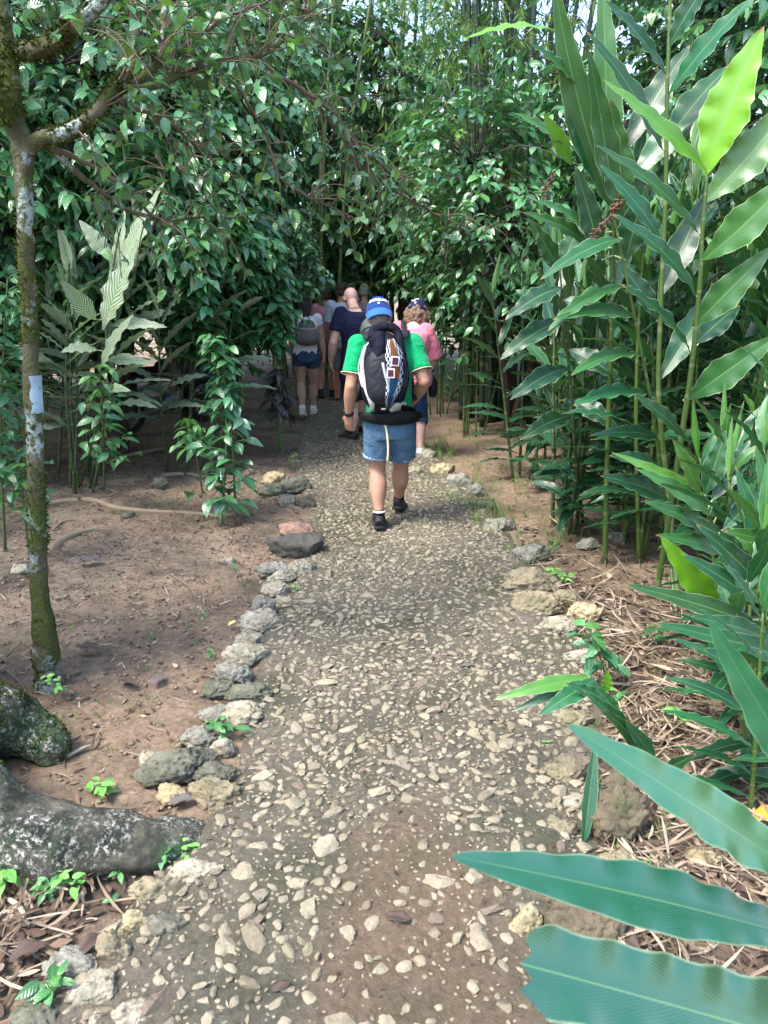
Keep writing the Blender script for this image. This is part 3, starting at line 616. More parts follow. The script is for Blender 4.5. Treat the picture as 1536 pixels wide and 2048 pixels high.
def cap(person_d, mat, billmat, org, root_label, back=True, tilt=.1, z=.035, extra=None, s=1.0):
    hc, R = person_d['hc'], person_d['R']; hr, hf, hu = R[:, 0], R[:, 1], R[:, 2]; root = person_d['root']
    c0 = hc+hu*z-hf*.005; A = Acc(); V = []; F = []; n1, n2 = 14, 36
    rx, ry, rz = .093*s, .108*s, .105*s
    for i in range(n1+1):
        th = PI/2*i/n1
        for j in range(n2):
            ph = 2*PI*j/n2; k = 1-.022*abs(math.cos(ph*3))**10
            h = math.cos(th); r = math.sin(th)**.85
            V.append(c0+hr*rx*r*math.cos(ph)*k+hf*ry*r*math.sin(ph)*k+hu*(rz*h-.028*(math.sin(th)**6)*(1-math.sin(ph)*.2)))
    for i in range(n1):
        for j in range(n2): j2 = (j+1) % n2; F.append((i*n2+j, (i+1)*n2+j, (i+1)*n2+j2, i*n2+j2))
    A.add(V, np.array(F)); capo = A.build('cap', mat, root, origin=org); md = capo.modifiers.new('t', 'SOLIDIFY'); md.thickness = .004
    b = -1 if back else 1; B = Acc(); V = []; F = []; U = []; n, m = 10, 16
    for i in range(n+1):
        for j in range(m+1):
            a = (j/m-.5)*PI*.86; t = i/n
            r = 1+.0*t; x = math.sin(a)*rx*(1.0-.06*t); y = math.cos(a)*ry*1.0+t*(.030+.012*math.cos(a)) if back else math.cos(a)*ry+t*.06
            drop = t*(.064+.012*math.cos(a)) if back else t*.02
            V.append(c0+hr*x+hf*b*y+hu*(-.030-drop)); U.append((t, j/m))
    for i in range(n):
        for j in range(m): F.append((i*(m+1)+j, i*(m+1)+j+1, (i+1)*(m+1)+j+1, (i+1)*(m+1)+j))
    B.add(V, np.array(F), U); bo = B.build('bill', billmat, capo, origin=org); md = bo.modifiers.new('t', 'SOLIDIFY'); md.thickness = .004
    Bt = Acc(); Bt.ell(c0+hu*rz, (.009, .009, .005), R, 10, 6); Bt.build('button', mat, capo, origin=org)
    return capo, c0, (rx, ry, rz)
FONT = None
def text_mesh(s, size, mat, name, parent, org, place, depth=.001):
    """place(x,y) -> world point for flat text coordinate"""
    cu = bpy.data.curves.new('t', 'FONT'); cu.body = s; cu.size = size; cu.align_x = 'CENTER'; cu.align_y = 'CENTER'; cu.resolution_u = 3; cu.offset = size*.03
    o = bpy.data.objects.new('t', cu); COL.objects.link(o); dg = bpy.context.evaluated_depsgraph_get(); me = bpy.data.meshes.new_from_object(o.evaluated_get(dg)); bpy.data.objects.remove(o)
    for v in me.vertices: v.co = Vector(place(v.co.x, v.co.y)-np.asarray(org))
    me.materials.clear(); me.materials.append(mat); me.name = name; return link(bpy.data.objects.new(name, me), parent)

# ---- 1. the man in the green jersey
def green_man():
    Y = 5.45
    J = dict(head=P(758, 634, 5.62), face=(-.05, 1, -.35), neck=P(762, 662, 5.53), shL=P(717, 691, 5.46), shR=P(826, 688, 5.46),
             elL=P(702, 772, 5.38), wrL=P(698, 828, 5.46), haL=P(697, 868, 5.52), elR=P(848, 764, 5.36), wrR=P(829, 800, 5.60), haR=P(815, 814, 5.70),
             hipL=P(756, 846, 5.47), hipR=P(802, 846, 5.47), knL=P(755, 935, 5.50), knR=P(802, 930, 5.62))
    a = G(757, 1052); J['ankL'] = np.array((-.035, 5.37, .10)); J['toeL'] = (-.03, 1, 0)
    J['ankR'] = np.array((.115, 5.78, .115)); J['upR'] = .25; J['toeR'] = (.22, 1, 0)
    p = person('man in a bright green jersey and blue backwards cap, nearest of the walkers', J, M['skin_a'], 1.7, 'walkers on the path', hair=M['hair_grey'], shirt=M['green_shirt'], shorts=M['denim'], build=.99, shoes=(M['shoe_black'], M['sole_black']), short_len=.74, sleeve=.70, hem=M['hem'], shorts_r=1.04, curlL=.35, palmL=(.6, 1, 0), loose=.006, shirt_low=.07, capped=True)
    root, org = p['root'], p['org']; Jn = {k: np.asarray(v, float) for k, v in J.items()}
    # cream edging of sleeves and collar
    for q in 'LR':
        A = Acc(); a, c = Jn['sh'+q], Jn['el'+q]; w = nrm(c-a); e = lerp(a, c, .72)
        th = np.linspace(0, 2*PI, 33); x = nrm(np.cross(w, (0, 1, 0))); y = np.cross(w, x)
        A.tube([e+x*math.cos(t)*.086+y*math.sin(t)*.086 for t in th], [.0035]*33, 6, cap=False); A.build('cuff_piping', M['cream_trim'], p['shirt'], origin=org)
    A = Acc(); nk = Jn['neck']; th = np.linspace(0, 2*PI, 41)
    A.tube([nk+np.array((math.cos(t)*.080, math.sin(t)*.072-.01, -.012+.012*math.sin(t))) for t in th], [.0045]*41, 6, cap=False); A.build('collar_piping', M['cream_trim'], p['shirt'], origin=org)
    # cap worn backwards
    co, c0, (rx, ry, rz) = cap(p, M['cap_blue'], M['cap_bill'], org, '', True)
    hr, hf, hu = p['R'][:, 0], p['R'][:, 1], p['R'][:, 2]
    def place(x, y):
        a = x/rx; e = y/rz+.50; r = math.cos(e)**.85
        return c0+hr*math.sin(a)*(rx+.0075)*r-hf*math.cos(a)*(ry+.0075)*r+hu*((rz+.0075)*math.sin(e)-.0336*max(math.cos(e), 0)**6)
    text_mesh('SWITZERLAND', .021, M['white_mark'], 'cap_lettering', co, org, place)
    A = Acc(); q = place(0, -.022); A.ell(q, (.008, .004, .009), p['R'], 10, 8); A.build('cap_emblem', M['white_mark'], co, origin=org)
    for sx in (-1, 1):
        A = Acc(); A.ell(place(sx*.045, .034), (.003, .003, .003)); A.build('eyelet', M['cap_bill'], co, origin=org)
    # watch
    A = Acc(); w = Jn['wrL']; d = nrm(Jn['haL']-w); A.tube([w-d*.022, w+d*.004], [.036, .035], 18); wt = A.build('watch', M['watch'], root, origin=org)
    A = Acc(); A.tube([w-d*.032+np.array((-.034, -.0, 0)), w-d*.028+np.array((-.037, 0, 0))], [.004, .004], 6); A.build('watch_buckle', M['metal'], wt, origin=org)
    # ankle band text on left sock is omitted: a thin pale line
    A = Acc(); k = Jn['ankL']; A.tube([k+np.array((0, 0, .040)), k+np.array((0, 0, .050))], [.0435, .0432], 16); A.build('sock_stripe', M['white_mark'], root, origin=org)
    # backpack (a thing worn, top level)
    c = P(767, 746, 5.30); up = nrm(P(766, 690, 5.33)-P(768, 810, 5.30)); up = nrm((-.015, .03, 1)); ax = nrm(np.cross((0, 1, 0), (0, 0, 1)))
    br = empty('backpack', tuple(c), 'large black backpack with silver piping on the back of the man in green', 'backpack')
    K = Pack(c+np.array((0, .03, 0)), .31, .55, .17, (1, 0, 0), up); bo = K.body(br, M['pack_black'], c, 'pack_body')
    # lower/front pocket in charcoal
    K2 = Pack(K.surf(-.030, -.02, -.03), .185, .36, .075, (1, 0, 0), nrm((-.06, .02, 1))); K2.body(br, M['pack_grey'], c, 'front_pocket', .002)
    K.ribbon([(-.115, .175), (-.138, .08), (-.133, -.03), (-.108, -.12), (-.08, -.20), (-.085, -.25)], (.014, .022, .026, .032, .038, .03), M['pack_silver'], br, c, 'silver_piping', .016)
    K.ribbon([(-.130, .155), (-.160, .05), (-.158, -.02), (-.138, -.09)], (.008, .01, .01), M['pack_silver'], br, c, 'silver_piping', .012)
    K.ribbon([(-.120, .17), (-.09, .20), (-.045, .218)], (.010, .014, .008), M['pack_silver'], br, c, 'silver_piping', .012)
    K2.ribbon([(.030, .10), (.040, .03), (.055, -.04), (.064, -.12)], (.018, .018, .016), M['pack_silver'], br, c, 'zip_cover', .008)
    K2.ribbon([(.005, .165), (.028, .168)], .008, M['white_mark'], br, c, 'logo_patch', .006)
    K.ribbon([(-.018, -.232), (.012, -.230)], .012, M['white_mark'], br, c, 'label_patch', .010)
    K.ribbon([(.045, -.255), (.095, -.225), (.145, -.205)], (.05, .075, .03), M['pack_silver'], br, c, 'silver_corner', .008)
    K.ribbon([(.148, .02), (.143, -.03), (.135, -.075)], (.008, .014, .010), M['white_mark'], br, c, 'side_zip', .010)
    A = Acc(); hp = (Jn['hipL']+Jn['hipR'])/2; A.tube([hp+np.array((-.215, -.02, .065)), hp+np.array((-.17, -.13, .065)), hp+np.array((0, -.172, .06)), hp+np.array((.17, -.13, .065)), hp+np.array((.225, -.02, .06))], [(.016, .010), (.034, .014), (.048, .018), (.042, .014), (.024, .010)], 14, 5, ref=(0, 0, 1)); A.build('hip_belt', M['pack_black'], br, origin=c)
    # hip wing and compression strap ends
    A = Acc(); A.tube([K.surf(.10, -.24, -.02), K.surf(.17, -.25, -.05)+np.array((.05, .04, -.035)), Jn['hipR']+np.array((.075, -.08, .055))], [(.055, .02), (.05, .014), (.012, .006)], 12, 4); A.build('hip_wing', M['pack_black'], br, origin=c)
    A = Acc(); A.tube([K.surf(-.06, -.28, -.03), K.surf(-.02, -.30, -.02)+np.array((0, -.02, -.05)), K.surf(.0, -.31, -.02)+np.array((.012, -.035, -.07)), K.surf(.03, -.30, -.02)+np.array((.012, -.03, -.02))], [(.008, .003)]*4, 8, 4); A.build('waist_strap', M['pack_silver'], br, origin=c)
    A = Acc(); q = K.surf(.0, -.31, -.02)+np.array((.012, -.04, -.07)); A.tube([q, q+np.array((.012, -.02, -.08)), q+np.array((.016, -.02, -.17)), q+np.array((.010, -.012, -.245))], [(.007, .003)]*4, 8, 4); A.build('loose_strap', M['cream_trim'], br, origin=c)
    # shoulder straps over the green jersey
    for sg, q in ((-1, 'L'), (1, 'R')):
        A = Acc(); s_ = Jn['sh'+q]; x = s_[0]-sg*.055
        A.tube([K.surf(sg*.09, .24, -.03), np.array((x-sg*.02, s_[1]-.10, s_[2]+.055)), np.array((x, s_[1]-.01, s_[2]+.088)), np.array((x, s_[1]+.10, s_[2]+.03)), np.array((x+sg*.01, s_[1]+.155, s_[2]-.14)), np.array((x+sg*.06, s_[1]+.12, s_[2]-.30)), np.array((x+sg*.07, s_[1]-.06, s_[2]-.38))],
               [(.034, .010)]*5+[(.016, .006)]*2, 12, 4); A.build('shoulder_strap', M['pack_strap'], br, origin=c)
    # navy fleece and woven cloth tied over the pack
    t = tag(Acc_cloth(K, c), 'dark navy jacket bundled over the black backpack of the man in green', 'jacket')
    W = Pack(c+np.array((0, .02, 0)), .32, .56, .185, (1, 0, 0), up)
    tx = W.ribbon([(.050, .225), (.072, .12), (.078, .03), (.062, -.06), (.045, -.135), (.03, -.22)], (.05, .14, .165, .15, .10, .04), M['textile'], None, c, 'woven_cloth', .012, .005)
    tx.location = tuple(c); tag(tx, 'woven cloth with black and white checks and diamonds hanging on the black backpack', 'cloth')
    def diamond(cx, cz, r, ang, mat, off, nm, par):
        A = Acc(); pts = [(cx+r*a*math.cos(ang)-r*b_*1.25*math.sin(ang), cz+r*a*math.sin(ang)+r*b_*1.25*math.cos(ang)) for a, b_ in ((-1, -1), (1, -1), (1, 1), (-1, 1))]
        A.add([W.surf(x, z, off) for x, z in pts], np.array([[0, 1, 2, 3]])); o = A.build(nm, mat, par, smooth=False, origin=c); md = o.modifiers.new('t', 'SOLIDIFY'); md.thickness = .002; return o
    for cx, cz, an in ((.075, .088, -.12), (.046, .012, -.03)):
        diamond(cx, cz, .0245, an, M['white_mark'], .0185, 'diamond_border', tx); diamond(cx, cz, .0175, an, M['maroon'], .0205, 'diamond', tx)
    return p
def Acc_cloth(K, c):
    A = Acc()
    A.tube([K.surf(-.075, .23, .0), K.surf(-.05, .285, .01), K.surf(.02, .305, .01), K.surf(.09, .27, .005), K.surf(.12, .17, .0), K.surf(.145, .05, -.005), K.surf(.145, -.09, -.01), K.surf(.10, -.2, -.01)], [.024, .032, .034, .03, .028, .027, .025, .018], 14, 5)
    A.tube([K.surf(-.02, .26, .01), K.surf(-.03, .15, .014), K.surf(-.028, .05, .01), K.surf(-.022, -.06, .004), K.surf(-.015, -.10, .0)], [(.04, .03), (.036, .026), (.038, .022), (.034, .018), (.02, .01)], 14, 5)
    A.tube([K.surf(.10, .10, -.01), K.surf(.10, -.05, -.01), K.surf(.07, -.17, -.01)], [(.07, .02), (.075, .02), (.05, .016)], 14, 5)
    A.ell(K.surf(-.065, .20, .0), (.032, .03, .045)); A.ell(K.surf(-.08, .14, -.01), (.024, .025, .03))
    o = remesh(A, 'jacket', M['navy_jacket'], None, c, .007, 2, .006, 12); o.location = tuple(c); return o
# ---- 2. the curly-haired walker in pink
def pink_person():
    J = dict(head=P(834, 629, 7.86), face=(.35, .9, -.5), neck=P(828, 660, 7.74), shL=P(797, 660, 7.66), shR=P(852, 664, 7.66),
             elL=P(795, 712, 7.85), wrL=P(806, 722, 8.1), haL=P(815, 726, 8.2), elR=P(862, 722, 7.72), wrR=P(848, 734, 7.95), haR=P(842, 737, 8.05),
             hipL=P(806, 757, 7.72), hipR=P(832, 757, 7.72), knL=P(806, 838, 7.72), knR=P(836, 832, 7.82), ankL=(.135, 7.52, .15), ankR=(.365, 7.70, .095), upL=.55, toeL=(0, 1, 0), toeR=(.25, 1, 0))
    J['ankL'] = np.array((.13, 7.42, .14))
    p = person('curly-haired person in a pink jersey and rolled dark jeans ahead of the man in green', J, M['skin_b'], 1.62, 'walkers on the path', hair=M['hair_curly'], hair_kind='curly', shirt=M['pink_shirt'], shorts=M['denim_dark'], shoes=(M['shoe_white'], M['sole_white']), short_len=1.18, sleeve=.88, hem=M['denim_mid'], shorts_r=.85, loose=.05, build=1.12)
    org = p['org']; p['hc'] = p['hc']+p['R'][:, 2]*.012
    co, c0, (rx, ry, rz) = cap(p, M['cap_navy'], M['cap_navy'], org, '', False, s=1.08)
    hr, hf, hu = p['R'][:, 0], p['R'][:, 1], p['R'][:, 2]
    A = Acc(); A.tube([c0-hf*(ry+.003)*.86+hu*.05+hr*a*.035+hu*.012*math.sin(a*3) for a in np.linspace(-1, 1, 9)], [(.006, .003)]*9, 6); A.build('embroidery', M['white_mark'], co, origin=org)
    A = Acc(); A.ell(c0-hf*(ry+.004)*.97+hr*.01+hu*.012, (.011, .004, .011), p['R'], 10, 8); A.build('buckle', M['white_mark'], co, origin=org)
    c = np.array((.14, 7.60, 1.2)); A = Acc(); q = np.asarray(J['shL'])
    A.tube([q+np.array((.05, .12, -.05)), q+np.array((.045, .0, .085)), q+np.array((.05, -.115, .02)), q+np.array((.09, -.17, -.12)), q+np.array((.10, -.16, -.3))], [(.022, .006)]*5, 8, 5)
    A.build('bag_strap', M['pack_strap'], p['root'], origin=org)
    # black pouch at the right hip
    A = Acc(); A.ell(P(866, 775, 7.75), (.045, .06, .10), None, 14, 10, e=.7); A.tube([P(862, 765, 7.75), P(838, 745, 7.60)], [(.012, .004)]*2, 8)
    o = remesh(A, 'pouch', M['pack_black'], None, P(866, 775, 7.75), .007, 2, .003, 12); o.location = tuple(P(866, 775, 7.75)); tag(o, 'small black pouch hanging at the right hip of the person in pink', 'bag')
    return p
# ---- 3. navy shirt man
def navy_man():
    J = dict(head=P(702, 596, 8.80), face=(-.35, 1, -.45), neck=P(708, 618, 8.68), shL=P(682, 628, 8.56), shR=P(740, 630, 8.56),
             elL=P(667, 684, 8.50), wrL=P(661, 722, 8.62), haL=P(664, 746, 8.68), elR=P(752, 690, 8.6), wrR=P(748, 730, 8.8), haR=P(746, 750, 8.9),
             hipL=P(700, 752, 8.60), hipR=P(728, 752, 8.60), knL=P(708, 815, 8.68), knR=P(722, 812, 8.78), ankL=(-.36, 8.62, .09), ankR=(-.26, 9.02, .10), toeL=(-.75, .7, 0), toeR=(.1, 1, 0))
    p = person('man in a navy shirt and black shorts ahead of the man in green', J, M['skin_b'], 1.75, 'walkers on the path', shirt=M['navy_shirt'], shorts=M['black_cloth'], shoes=(M['shoe_black'], M['sole_black']), short_len=.62, sleeve=.62, hair=None, build=1.05, loose=.018, palmL=(1, .4, 0))
    c = P(744, 676, 8.42); br = empty('backpack', tuple(c), 'olive grey backpack with dark piping on the man in the navy shirt', 'backpack')
    K = Pack(c+np.array((0, .05, 0)), .30, .44, .15, (1, 0, 0), (0, .05, 1)); K.body(br, M['bag_olive'], c, 'pack_body')
    K.ribbon([(-.14, -.05), (-.10, .07), (-.03, .11), (.05, .10)], .012, M['bag_olive_trim'], br, c, 'piping'); K.ribbon([(-.12, .1), (-.135, 0), (-.13, -.12)], .010, M['bag_olive_trim'], br, c, 'piping')
    A = Acc(); s_ = P(728, 625, 8.55); A.tube([K.surf(-.06, .2, -.02), s_+np.array((0, -.02, .03)), s_+np.array((0, .1, .0)), s_+np.array((.0, .15, -.2))], [(.028, .008)]*4, 10, 4); A.build('shoulder_strap', M['pack_strap'], br, origin=c)
    return p
def woman():
    x, y = P(613, 760, 10.15)[0], 10.15; J = walker(x, y, 1.62, stride=.16, lead='R', sx=.145, hw=.075)
    J['ankL'] = (x-.055, y-.10, .13); J['upL'] = .3; J['ankR'] = (x+.06, y+.22, .09); J['knL'] = (x-.075, y+.03, .47); J['elR'] = P(643, 678, 10.25); J['wrR'] = P(648, 712, 10.3); J['haR'] = P(649, 728, 10.33); J['shL'] = P(592, 640, 10.2); J['shR'] = P(634, 638, 10.2)
    p = person('woman in a white top and short denim shorts walking farther ahead', J, M['skin_b'], 1.62, 'walkers on the path', hair=M['hair_dark'], hair_kind='long', shirt=M['white_shirt'], shorts=M['denim_mid'], shoes=(M['shoe_white'], M['sole_white']), short_len=.36, sleeve=.28, build=.90, hem=M['denim_mid'], shorts_r=1.06)
    c = P(613, 672, 10.02); br = empty('backpack', tuple(c), 'small grey leather backpack on the back of the woman in white', 'backpack')
    K = Pack(c+np.array((0, .04, 0)), .31, .26, .10, (1, 0, 0), (0, .02, 1)); K.body(br, M['bag_grey'], c, 'pack_body')
    K3 = Pack(c+np.array((0, .06, .12)), .22, .16, .07, (1, 0, 0), (0, .1, 1)); K3.body(br, M['white_shirt'] if False else M['bag_grey'], c, 'pack_top')
    K.ribbon([(-.12, .09), (0, .085), (.12, .09)], .012, M['pack_silver'], br, c, 'flap_edge'); K.ribbon([(-.09, .05), (-.09, -.03)], .008, M['pack_silver'], br, c, 'zip')
    A = Acc(); A.tube([c+np.array((-.05, -.02, .17)), c+np.array((-.03, -.03, .235)), c+np.array((.03, -.03, .235)), c+np.array((.05, -.02, .17))], [.007]*4, 8, 4); A.build('carry_handle', M['bag_grey'], br, origin=c)
    return p
green_man(); pink_person(); navy_man(); woman()
x = P(653, 760, 11.9)[0]; person('person in a pink plaid shirt and brown shorts glimpsed beyond the woman in white', walker(x, 11.9, 1.66, stride=.15, sx=.15, arms=(.05, .0)), M['skin_c'], 1.66, 'walkers on the path', hair=M['hair_dark'], shirt=M['plaid_pink'], shorts=M['brown_cloth'], shoes=(M['shoe_black'], M['sole_black']), short_len=.8)
x = P(686, 760, 11.3)[0]; J = walker(x, 11.3, 1.72, stride=.2, lead='L', sx=.155); J['ankL'] = (x-.10, 11.5, .085); J['ankR'] = (x+.09, 11.1, .13)
person('person in a pale blue shirt and sandals partly hidden beyond the man in navy', J, M['skin_c'], 1.72, 'walkers on the path', hair=M['hair_dark'], shirt=M['blue_shirt'], shorts=M['grey_cloth'], shoes=(M['sandal'], M['sole_black'], {'sandal': True, 'name': 'sandal'}), short_len=.85)
x = P(730, 760, 12.6)[0]; person('grey-haired walker showing only a head above the navy shoulder', walker(x, 12.6, 1.72, stride=.2, sx=.16), M['skin_a'], 1.72, 'walkers on the path', hair=M['hair_grey'], shirt=M['grey_cloth'], shorts=M['brown_cloth'], shoes=(M['shoe_black'], M['sole_black']), short_len=.85)
# ------------------------------------------------------------------ ground, path, stones
EXPOSURE = 2.36
def grid(xs, ys, zf):
    X, Y = np.meshgrid(xs, ys, indexing='ij'); x, y = X.ravel(), Y.ravel(); n, m = len(xs), len(ys)
    i, j = np.meshgrid(np.arange(n-1), np.arange(m-1), indexing='ij')
    F = np.stack([i*m+j, (i+1)*m+j, (i+1)*m+j+1, i*m+j+1], -1).reshape(-1, 4); return np.stack([x, y, zf(x, y)], 1), F
xs = np.concatenate([-np.geomspace(60, 3.2, 22), np.arange(-3, 3.01, .03), np.geomspace(3.2, 60, 22)])
ys = np.concatenate([[-60, -30, -12, -6, -3, -1], np.arange(0, 8, .03), np.geomspace(8.1, 90, 60)])
V, F = grid(xs, ys, lambda x, y: ground_h(x, y)+.018*fbm(np.stack([x, y, x*0], 1)*12, 4)*1.5*(np.abs(x) < 3.1)*(y < 8))
g = mesh_np('ground', V, [F], M['soil']); tag(g, kind='structure', label='reddish brown bare earth beside and under the plants')
# path edges measured from the photograph
LE = [(20, 2048), (215, 1850), (455, 1600), (505, 1400), (520, 1300), (560, 1200), (612, 1110), (618, 1040), (590, 960), (596, 900), (608, 850), (618, 810), (624, 780)]
RE = [(1250, 2048), (1175, 1850), (1195, 1600), (1195, 1400), (1150, 1290), (1080, 1190), (1040, 1110), (985, 1030), (915, 950), (850, 890), (790, 850), (745, 810), (720, 780)]
lw = np.array([G(*p)[:2] for p in LE]); rw = np.array([G(*p)[:2] for p in RE])
lw = np.vstack([[lw[0, 0]-.05, -3], lw, [lw[-1, 0]-1.2, 17]]); rw = np.vstack([[rw[0, 0]+.05, -3], rw, [rw[-1, 0]-1.0, 17]])
def edges(y): return np.interp(y, lw[:, 1], lw[:, 0]), np.interp(y, rw[:, 1], rw[:, 0])
def path_h(x, y):
    a, b = edges(y); t = np.clip((x-a)/(b-a+1e-6), -.2, 1.2); e = np.clip(np.minimum(t, 1-t)/.07, -1, 1)
    p = np.stack([x, y, x*0], 1); return ground_h(x, y)+.022*e+.012*fbm(p*3.1+5, 3)+.009*fbm(p*13+5, 3)+.01
yy = np.concatenate([np.linspace(-3, .9, 12), np.arange(.95, 6, .014), np.geomspace(6.02, 17, 130)]); tt = np.linspace(-.06, 1.06, 130)
a, b = edges(yy); wob = lambda s: .05*fbm(np.stack([yy*2.1, yy*0+s, yy*0], 1), 3)
a = a+wob(3); b = b+wob(9); X = (a[:, None]+(b-a)[:, None]*tt[None]); Y = np.repeat(yy[:, None], len(tt), 1); x, y = X.ravel(), Y.ravel()
q_ = np.stack([x, y, x*0], 1); Z = path_h(x, y)+.009*fbm(q_*24, 4)*(y > .9); T = np.tile(tt, len(yy)); Z = Z-np.where((T < 0) | (T > 1), .05, 0)
n, m = len(yy), len(tt); i, j = np.meshgrid(np.arange(n-1), np.arange(m-1), indexing='ij')
F = np.stack([i*m+j, i*m+j+1, (i+1)*m+j+1, (i+1)*m+j], -1).reshape(-1, 4)
pth = mesh_np('path', np.stack([x, y, Z], 1), [F], M['cement']); tag(pth, kind='structure', label='cobbled footpath of pale pebbles set in grey-green mud')
# pebbles set in the path surface
def scatter_pebbles():
    r = np.random.default_rng(5); A = Acc(); cells = {}; placed = []
    var1 = [pebble_verts(3, 100+k) for k in range(20)]; var2 = [pebble_verts(2, 200+k) for k in range(20)]; var3 = [pebble_verts(1, 300+k) for k in range(8)]
    def ok(x, y, s):
        cx, cy = int(x/.08), int(y/.08)
        for dx in (-1, 0, 1):
            for dy in (-1, 0, 1):
                for (a_, b_, c_) in cells.get((cx+dx, cy+dy), ()):
                    if (a_-x)**2+(b_-y)**2 < ((c_+s)*.88)**2: return False
        cells.setdefault((cx, cy), []).append((x, y, s)); return True
    specs = []
    for pas, (N_, lo, hi) in enumerate(((1100, .021, .034), (16000, .0115, .021), (60000, .004, .010))):
        for _ in range(N_):
            y = 1.05+11*r.random()**(1.25); ea, eb = edges(y); x = ea+(eb-ea)*(.02+.96*r.random()); s = r.uniform(lo, hi)
            if y > 7 and pas == 2: continue
            # nearer stretch is sparser and the clay patch is nearly bare
            dens = .62 if y < 2.3 else (.66 if y < 2.9 else .95)
            if pas == 0: dens *= (1.0 if y < 2.9 else .18)
            if pas == 1: dens *= 1 if y > 2.3 else .8
            if pas == 2: dens = .55
            q = fbm(np.array([[x*1.6, y*1.6, 2.]]), 2)[0]
            if ((x-.1)/.30)**2+((y-1.5)/.7)**2 < 1.0: dens *= .38
            if q < -.12: dens *= .6
            if r.random() > dens: continue
            if not ok(x, y, s): continue
            specs.append((x, y, s, pas))
    Z = path_h(np.array([s[0] for s in specs]), np.array([s[1] for s in specs]))
    for (x, y, s, pas), z in zip(specs, Z):
        va = var3 if pas == 2 or y > 7 else (var1 if (s > .022 and y < 3.2) else var2)
        V, F = va[r.integers(len(va))]; an = r.random()*2*PI; c_, s_ = math.cos(an), math.sin(an)
        sc = np.array((r.uniform(1., 1.6), r.uniform(.7, 1.05), r.uniform(.4, .65)))*s; v = V*sc
        v = np.stack([v[:, 0]*c_-v[:, 1]*s_, v[:, 0]*s_+v[:, 1]*c_, v[:, 2]], 1)
        tl = r.normal(0, .15, 2); v[:, 2] += v[:, 0]*tl[0]+v[:, 1]*tl[1]
        v += (x, y, z+s*r.uniform(-.10, .12)); A.add(v, F, None, r.beta(1.6, 2.2), 1. if r.random() < .06 else (r.random()*.25))
    o = A.build('path_pebbles', M['pebble'], smooth=False); tag(o, 'pale pebbles embedded all over the footpath', kind='stuff'); return len(specs)
print('pebbles', scatter_pebbles())
